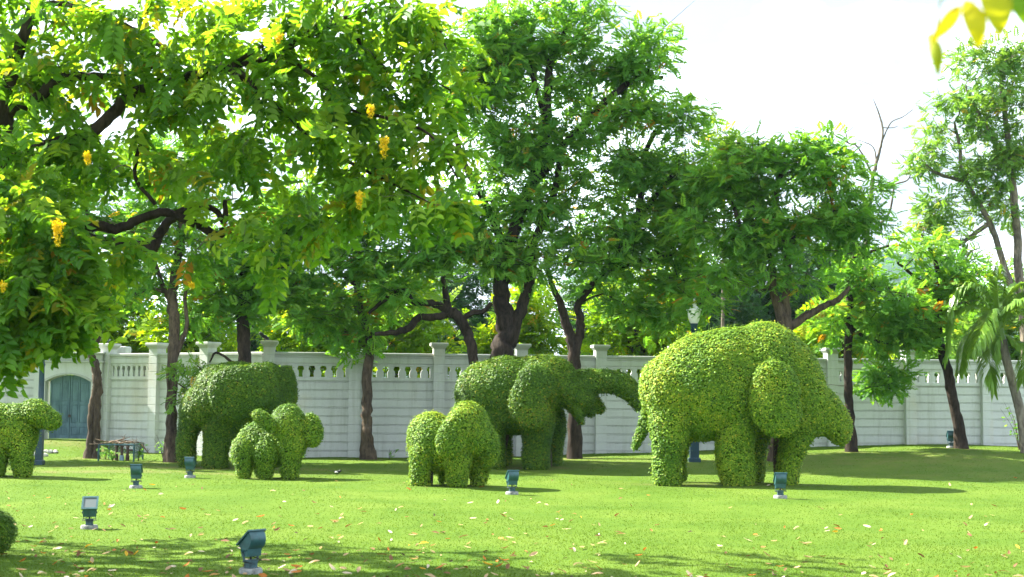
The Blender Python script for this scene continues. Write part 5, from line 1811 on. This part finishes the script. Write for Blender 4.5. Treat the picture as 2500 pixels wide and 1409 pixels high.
# ------------------------------------------------------------------ wire cage, valves and dry branches
def build_cage():
    Y0, Y1 = 34.6, 36.0
    xa, xb = W(241, 1100, Y0)[0], W(327, 1100, Y0)[0]
    xa1, xb1 = W(266, 1100, Y1)[0], W(349, 1100, Y1)[0]
    zt = W(290, 1086, Y0)[2]
    cx = (xa + xb) / 2
    g = gz(cx, Y0)
    root = empty('wire_cage', (cx, Y0, g), 'green pipe and wire-mesh cage by the wall with dry branches piled on top', 'cage')
    r = 0.022
    corners = [(xa, Y0), (xb, Y0), (xb1, Y1), (xa1, Y1)]
    for (x, y) in corners:
        mb = MB().tube([(x - cx, y - Y0, gz(x, y) - g - 0.05), (x - cx, y - Y0, zt - g)], r, 8)
        mb.obj('post', M['teal'], root, True)
    for k in range(4):
        a, b = corners[k], corners[(k + 1) % 4]
        MB().tube([(a[0] - cx, a[1] - Y0, zt - g), (b[0] - cx, b[1] - Y0, zt - g)], r * 0.9, 8).obj('rail', M['teal'], root, True)
    # diamond mesh on the back side and right side
    for (a, b) in ((corners[3], corners[2]), (corners[1], corners[2])):
        mb = MB()
        La = math.hypot(b[0] - a[0], b[1] - a[1])
        h = zt - g - 0.05
        n = int((La + h) / 0.075)
        for i in range(n):
            for sgn in (0, 1):
                u0 = i * 0.075 - h
                p, q_ = (u0, 0.05), (u0 + h, 0.05 + h)
                # clip to 0..La
                pts = []
                for tt in (max(0, -u0 / h), min(1, (La - u0) / h)):
                    u = u0 + tt * h
                    z = 0.05 + tt * h
                    if sgn:
                        u = La - u
                    pts.append((a[0] + (b[0] - a[0]) * u / La - cx, a[1] + (b[1] - a[1]) * u / La - Y0, z))
                if max(0, -u0 / h) < min(1, (La - u0) / h) - 0.02:
                    mb.tube(pts, 0.0035, 3)
        mb.obj('wire_mesh', M['teal_worn'], root)
    for i, px in enumerate((284, 297, 311)):
        p = Wg(px, 35.2)
        v = empty('water_valve', tuple(p), ('tall slim rusty water valve inside the wire cage', 'rusty water valve with crossbar wheel and blue wrap, inside the wire cage', 'rusty water valve with side spout inside the wire cage')[i], 'valve', 'water valves in the cage')
        h = 0.42
        MB().rings([(0.05, -0.05), (0.05, 0.12), (0.035, 0.14), (0.035, h * 0.75), (0.05, h * 0.8), (0.03, h * 0.95), (0.01, h)], 10).obj('body', M['rust'], v, True)
        if i == 1:
            MB().tube([(-0.11, 0, h * 0.9), (0.11, 0, h * 0.9)], 0.018, 8).obj('handle', M['rust'], v, True)
            MB().rings([(0.056, 0.0), (0.062, 0.06), (0.052, 0.13)], 10).obj('wrap', M['blue_plastic'], v, True)
        if i == 2:
            MB().tube([(0, 0, h * 0.62), (0.12, 0, h * 0.62), (0.14, 0, h * 0.55)], 0.022, 8).obj('spout', M['rust'], v, True)
        if i == 0:
            MB().rings([(0.045, h * 0.98), (0.05, h * 1.05), (0.02, h * 1.12)], 10).obj('cap', M['rust'], v, True)
    sticks = [((232, 1072, 34.7), (262, 1078, 35.0), (300, 1086, 35.3), 'thin bent dry branch lying toward the double trunk'), ((218, 1090, 34.5), (240, 1084, 34.6), (262, 1080, 35.0), 'dry branch sticking out past the double trunk'), ((250, 1083, 34.8), (282, 1077, 35.0), (318, 1067, 35.4), 'dry branch rising highest over the wire cage'), ((262, 1081, 35.2), (300, 1074, 35.2), (335, 1082, 35.2), 'dry branch laid along the cage top'),
              ((282, 1083, 35.0), (310, 1081, 34.8), (330, 1082, 35.0), 'stout dark dry branch on the cage'), ((345, 1085, 35.2), (356, 1097, 35.1), (364, 1110, 35.0), 'broken branch end drooping off the cage toward the wall'), ((256, 1082, 35.6), (290, 1080, 35.5), (340, 1079, 35.8), 'dry branch at the back of the cage top'), ((290, 1076, 35.3), (320, 1079, 35.3), (352, 1088, 35.3), 'forked dry branch ending at the orange leaves')]
    for i, (a, b, c, lab) in enumerate(sticks):
        P = np.array([W(*a), W(*b), W(*c)])
        P[:, 2] = np.where(P[:, 2] < zt + 0.02, np.maximum(P[:, 2], zt + 0.02), P[:, 2]) if i != 5 else P[:, 2]
        Q = smooth_path(P, 5)
        Q += rng.normal(0, 0.008, Q.shape)
        V, F = tube_np(Q, np.linspace(0.026 if i in (4, 5) else 0.016, 0.008, len(Q)), 6, 0.15)
        org = Q[0].copy()
        tv, tf, b0 = [V - org], [F], len(V)
        for _ in range(3):
            k = rng.integers(2, len(Q) - 1)
            e = Q[k] + rng.normal(0, 0.16, 3) * np.array([1, 1, 0.5]) + np.array([0, 0, 0.05])
            V2, F2 = tube_np(np.array([Q[k], (Q[k] + e) / 2 + rng.normal(0, 0.02, 3), e]), np.array([0.008, 0.006, 0.003]), 4)
            tv.append(V2 - org)
            tf.append(F2 + b0)
            b0 += len(V2)
        o = mobj('dry_branch', npmesh('dry_branch', np.concatenate(tv), np.concatenate(tf), M['deadwood'], None, True), None, tuple(org))
        put(o, lab, 'branch', 'dry branches on the cage')


build_cage()


# weeds along the wall and in the cage
def weed(px, Y, h, label, lf='leaf_bg', n=16):
    g = Wg(px, Y)
    root = empty('weed', tuple(g), label, 'weed', 'weeds along the wall')
    V0, F0, b = [], [], 0
    P, D = [], []
    for k in range(max(2, n // 6)):
        e = np.array([rng.normal(0, 0.2 * h), rng.normal(0, 0.15 * h), h * rng.uniform(0.6, 1)])
        q = smooth_path(np.array([[0, 0, -0.03], e * [0.3, 0.3, 0.5], e]), 3)
        V, F = tube_np(q, np.linspace(0.008, 0.003, len(q)), 4)
        V0.append(V)
        F0.append(F + b)
        b += len(V)
        for i in range(6):
            u = rng.uniform(0.25, 1)
            P.append(e * [u, u, u] * np.array([1, 1, 1]))
            D.append(rng.normal(0, 1, 3) * [1, 1, 0.3])
    mobj('stalks', npmesh('stalks', np.concatenate(V0), np.concatenate(F0), M['bark']), root)
    P, D = np.array(P), np.array(D)
    V, F = leaf_quads(P + unit(D) * 0.05, np.array([0, -0.4, 1.0]) + rng.normal(0, 0.3, P.shape), 0.12, 0.06)
    n = len(P)
    mobj('leaves', npmesh('leaves', V, F, M[lf], np.repeat(np.stack([rng.uniform(0.3, 0.8, n)] + [np.ones(n)] * 3, -1), 4, axis=0)), root)


weed(950, 36.4, 0.35, 'small weed at the wall foot right of the bare brown trunk')
weed(743, 36.3, 0.25, 'small weed at the wall foot behind the round-eared calf')
weed(398, 36.5, 0.7, 'tall weed left of the rough grey-brown trunk', n=24)
weed(2488, 36.6, 1.25, 'leafy weed behind the palm trunk', n=60)
weed(258, 35.5, 0.45, 'bushy green weed inside the wire cage, left end', n=40)
weed(338, 35.3, 0.5, 'leafy weed under the orange leaves at the cage end', n=40)
weed(275, 34.9, 0.25, 'low weed at the front of the wire cage', n=30)


# ------------------------------------------------------------------ birds
def crow():
    x, y = main_pts[0]
    base = np.array([x - 0.12, y - 0.02, 3.053])
    root = empty('crow', tuple(base), 'black crow perched on the wall post cap', 'bird')
    k = 1.0
    Vs, Fs = [], []
    for c, r, rot in (((0, 0, 0.10), (0.13, 0.055, 0.055), math.radians(32)), ((-0.09, 0, 0.17), (0.055, 0.042, 0.045), 0.0), ((-0.12, 0, 0.205), (0.036, 0.032, 0.032), 0.0)):
        V, F = blob_np(c, r, 14, 10, rot)
        Vs.append(V)
        Fs.append(F)
    V, T = remesh(Vs, Fs, 0.012, 4)
    mobj('body', npmesh('body', V, T, M['black'], None, True), root)
    mb = MB().add([(-0.15, 0.008, 0.205), (-0.15, -0.008, 0.205), (-0.15, 0, 0.218), (-0.195, 0, 0.200)], [(0, 1, 2), (0, 3, 1), (1, 3, 2), (2, 3, 0)])
    mb.obj('beak', M['black'], root)
    mb = MB().add([(0.07, -0.03, 0.06), (0.07, 0.03, 0.06), (0.21, 0.035, -0.005), (0.21, -0.035, -0.005), (0.07, -0.03, 0.045), (0.07, 0.03, 0.045), (0.21, 0.035, -0.012 + 0.02), (0.21, -0.035, -0.012 + 0.02)], [(0, 1, 2, 3), (7, 6, 5, 4), (0, 4, 5, 1), (2, 6, 7, 3), (1, 5, 6, 2), (0, 3, 7, 4)])
    mb.obj('tail', M['black'], root)
    for s in (-1, 1):
        MB().tube([(-0.01, s * 0.02, 0.07), (-0.015, s * 0.02, 0.0)], 0.005, 6).obj('leg', M['black'], root)


crow()


def small_bird():
    g = Wg(823, 30.2)
    root = empty('magpie_robin', tuple(g), 'small black and white bird on the lawn right of the round-eared calf', 'bird')
    Vs, Fs = [], []
    for c, r, rot in (((0, 0, 0.07), (0.07, 0.035, 0.036), math.radians(-10)), ((0.065, 0, 0.095), (0.028, 0.026, 0.026), 0.0)):
        V, F = blob_np(c, r, 12, 8, rot)
        Vs.append(V)
        Fs.append(F)
    V, T = remesh(Vs, Fs, 0.008, 3)
    mobj('body', npmesh('body', V, T, M['black'], None, True), root)
    V, F = blob_np((-0.01, -0.028, 0.068), (0.04, 0.012, 0.014), 10, 6)
    mobj('wing', npmesh('wing', V, F, M['white_metal'], None, True), root)
    MB().box(-0.16, -0.06, -0.012, 0.012, 0.08, 0.088).obj('tail', M['black'], root, rot=(0, 0.12, 0))
    MB().add([(0.088, 0.005, 0.095), (0.088, -0.005, 0.095), (0.088, 0, 0.102), (0.112, 0, 0.096)], [(0, 1, 2), (0, 3, 1), (1, 3, 2), (2, 3, 0)]).obj('beak', M['black'], root)
    for s in (-1, 1):
        MB().tube([(0.0, s * 0.014, 0.045), (0.0, s * 0.014, -0.01)], 0.004, 5).obj('leg', M['black'], root)


small_bird()


# ------------------------------------------------------------------ fallen leaves
def dry_leaf_mesh(seed, mat, L=0.135):
    r = np.random.default_rng(seed)
    curl = r.uniform(0.15, 0.6)
    bend = r.uniform(-0.3, 0.7)
    w = L * r.uniform(0.36, 0.52)
    V, F = [], []
    us = np.linspace(0, 1, 5)
    for u in us:
        ww = w * max(0.05, math.sin(math.pi * (0.06 + 0.88 * u)) ** 0.8) * 0.5
        z = bend * L * (u - 0.5) ** 2 + 0.012
        x = (u - 0.5) * L
        for v in (-1, -0.4, 0.4, 1):
            V.append((x + r.normal(0, 0.003), v * ww * (1 - 0.3 * curl), z + curl * abs(v) ** 1.6 * ww * 1.2 + r.normal(0, 0.002)))
    for i in range(4):
        for k in range(3):
            F.append((i * 4 + k, i * 4 + k + 1, i * 4 + 5 + k, i * 4 + 4 + k))
    return npmesh('fallen_leaf', np.array(V), np.array(F), mat, np.tile([0.5, 1, 1, 1], (len(V), 1)), True)


DRY = [('brown', (0.17, 0.085, 0.04), 'curled brown dry leaf lying on the lawn'), ('orange', (0.42, 0.15, 0.03), 'orange dry leaf lying on the lawn'), ('tan', (0.42, 0.29, 0.17), 'pale tan dry leaf lying on the lawn'), ('bleached', (0.58, 0.48, 0.36), 'bleached pinkish-white dry leaf lying on the lawn'), ('yellow', (0.55, 0.34, 0.03), 'yellow fallen leaf lying on the lawn'), ('dark', (0.06, 0.04, 0.025), 'small dark shrivelled leaf lying on the lawn')]
WT = np.array([0.27, 0.12, 0.26, 0.24, 0.03, 0.08])
drym = []
for ci, (nm, col, lab) in enumerate(DRY):
    mt = leaf_mat('dry_leaf_' + nm, [(0, tuple(c * 0.8 for c in col)), (1, tuple(min(1, c * 1.2) for c in col))], 0.25, (1.1, 0.9, 0.6), 0.7, 0.2)
    drym.append([dry_leaf_mesh(ci * 10 + k, mt) for k in range(4)])


def leaf_spot():
    while True:
        py = 1409 - abs(rng.normal(0, 95))
        if rng.uniform() < 0.22:
            py = rng.uniform(1165, 1409)
        if py < 1150:
            continue
        px = rng.uniform(-40, 2540)
        if rng.uniform() < 0.35:
            px = rng.uniform(-40, 1500)
        yh = 955 + (px - 1250) * 0.00785
        Y = FPX * CAM_H / (py + 6 - yh)
        if 12.9 < Y < 31.5:
            p = Wg(px, Y)
            return p, Y


spots = sorted([leaf_spot() for _ in range(560)], key=lambda q: q[1])
rest = []
for i, (p, Y) in enumerate(spots):
    ci = int(rng.choice(len(DRY), p=WT))
    me = drym[ci][int(rng.integers(0, 4))]
    sc = rng.uniform(0.38, 0.92) * (0.7 if ci == 5 else 1.0)
    mw = Matrix.Translation((p[0], p[1], p[2] + 0.012)) @ Euler((rng.normal(0, 0.3), rng.normal(0, 0.3), rng.uniform(0, 6.28))).to_matrix().to_4x4() @ Matrix.Scale(sc, 4)
    if i < 300:
        o = bpy.data.objects.new('fallen_leaf', me)
        COL.objects.link(o)
        o.matrix_world = mw
        put(o, DRY[ci][2], 'leaf', DRY[ci][0] + ' fallen leaves')
    else:
        rest.append((me, mw, ci))
VV, FF, MI, b = [], [], [], 0
for me, mw, ci in rest:
    co = np.empty(len(me.vertices) * 3, np.float32)
    me.vertices.foreach_get('co', co)
    co = co.reshape(-1, 3) @ np.array(mw.to_3x3()).T + np.array(mw.translation)
    f = np.array([list(pp.vertices) for pp in me.polygons])
    VV.append(co)
    FF.append(f + b)
    MI += [ci] * len(f)
    b += len(co)
VV = np.concatenate(VV)
o = mobj('leaf_litter', npmesh('leaf_litter', VV, np.concatenate(FF), [drym[k][0].materials[0] for k in range(len(DRY))], np.tile([0.5, 1, 1, 1], (len(VV), 1)), True, MI))
put(o, 'scattered small dry leaves farther out on the lawn', 'leaf litter', kind='stuff')

scene.collection.children.unlink(tmp_col)
bpy.data.collections.remove(tmp_col)


mh = bpy.data.materials.new('haze_air'); mh.use_nodes = True
t = mh.node_tree
for n in list(t.nodes): t.nodes.remove(n)
o_ = t.nodes.new('ShaderNodeOutputMaterial'); v_ = t.nodes.new('ShaderNodeVolumePrincipled')
v_.inputs['Color'].default_value = (0.55, 0.74, 1.0, 1); v_.inputs['Density'].default_value = 0.00011
t.links.new(v_.outputs['Volume'], o_.inputs['Volume'])
hz = MB().box(-920, 1120, -65, 1520, -3.5, 135).obj('haze', mh)
put(hz, 'thin bluish haze in the air over the distance', 'haze', kind='stuff')
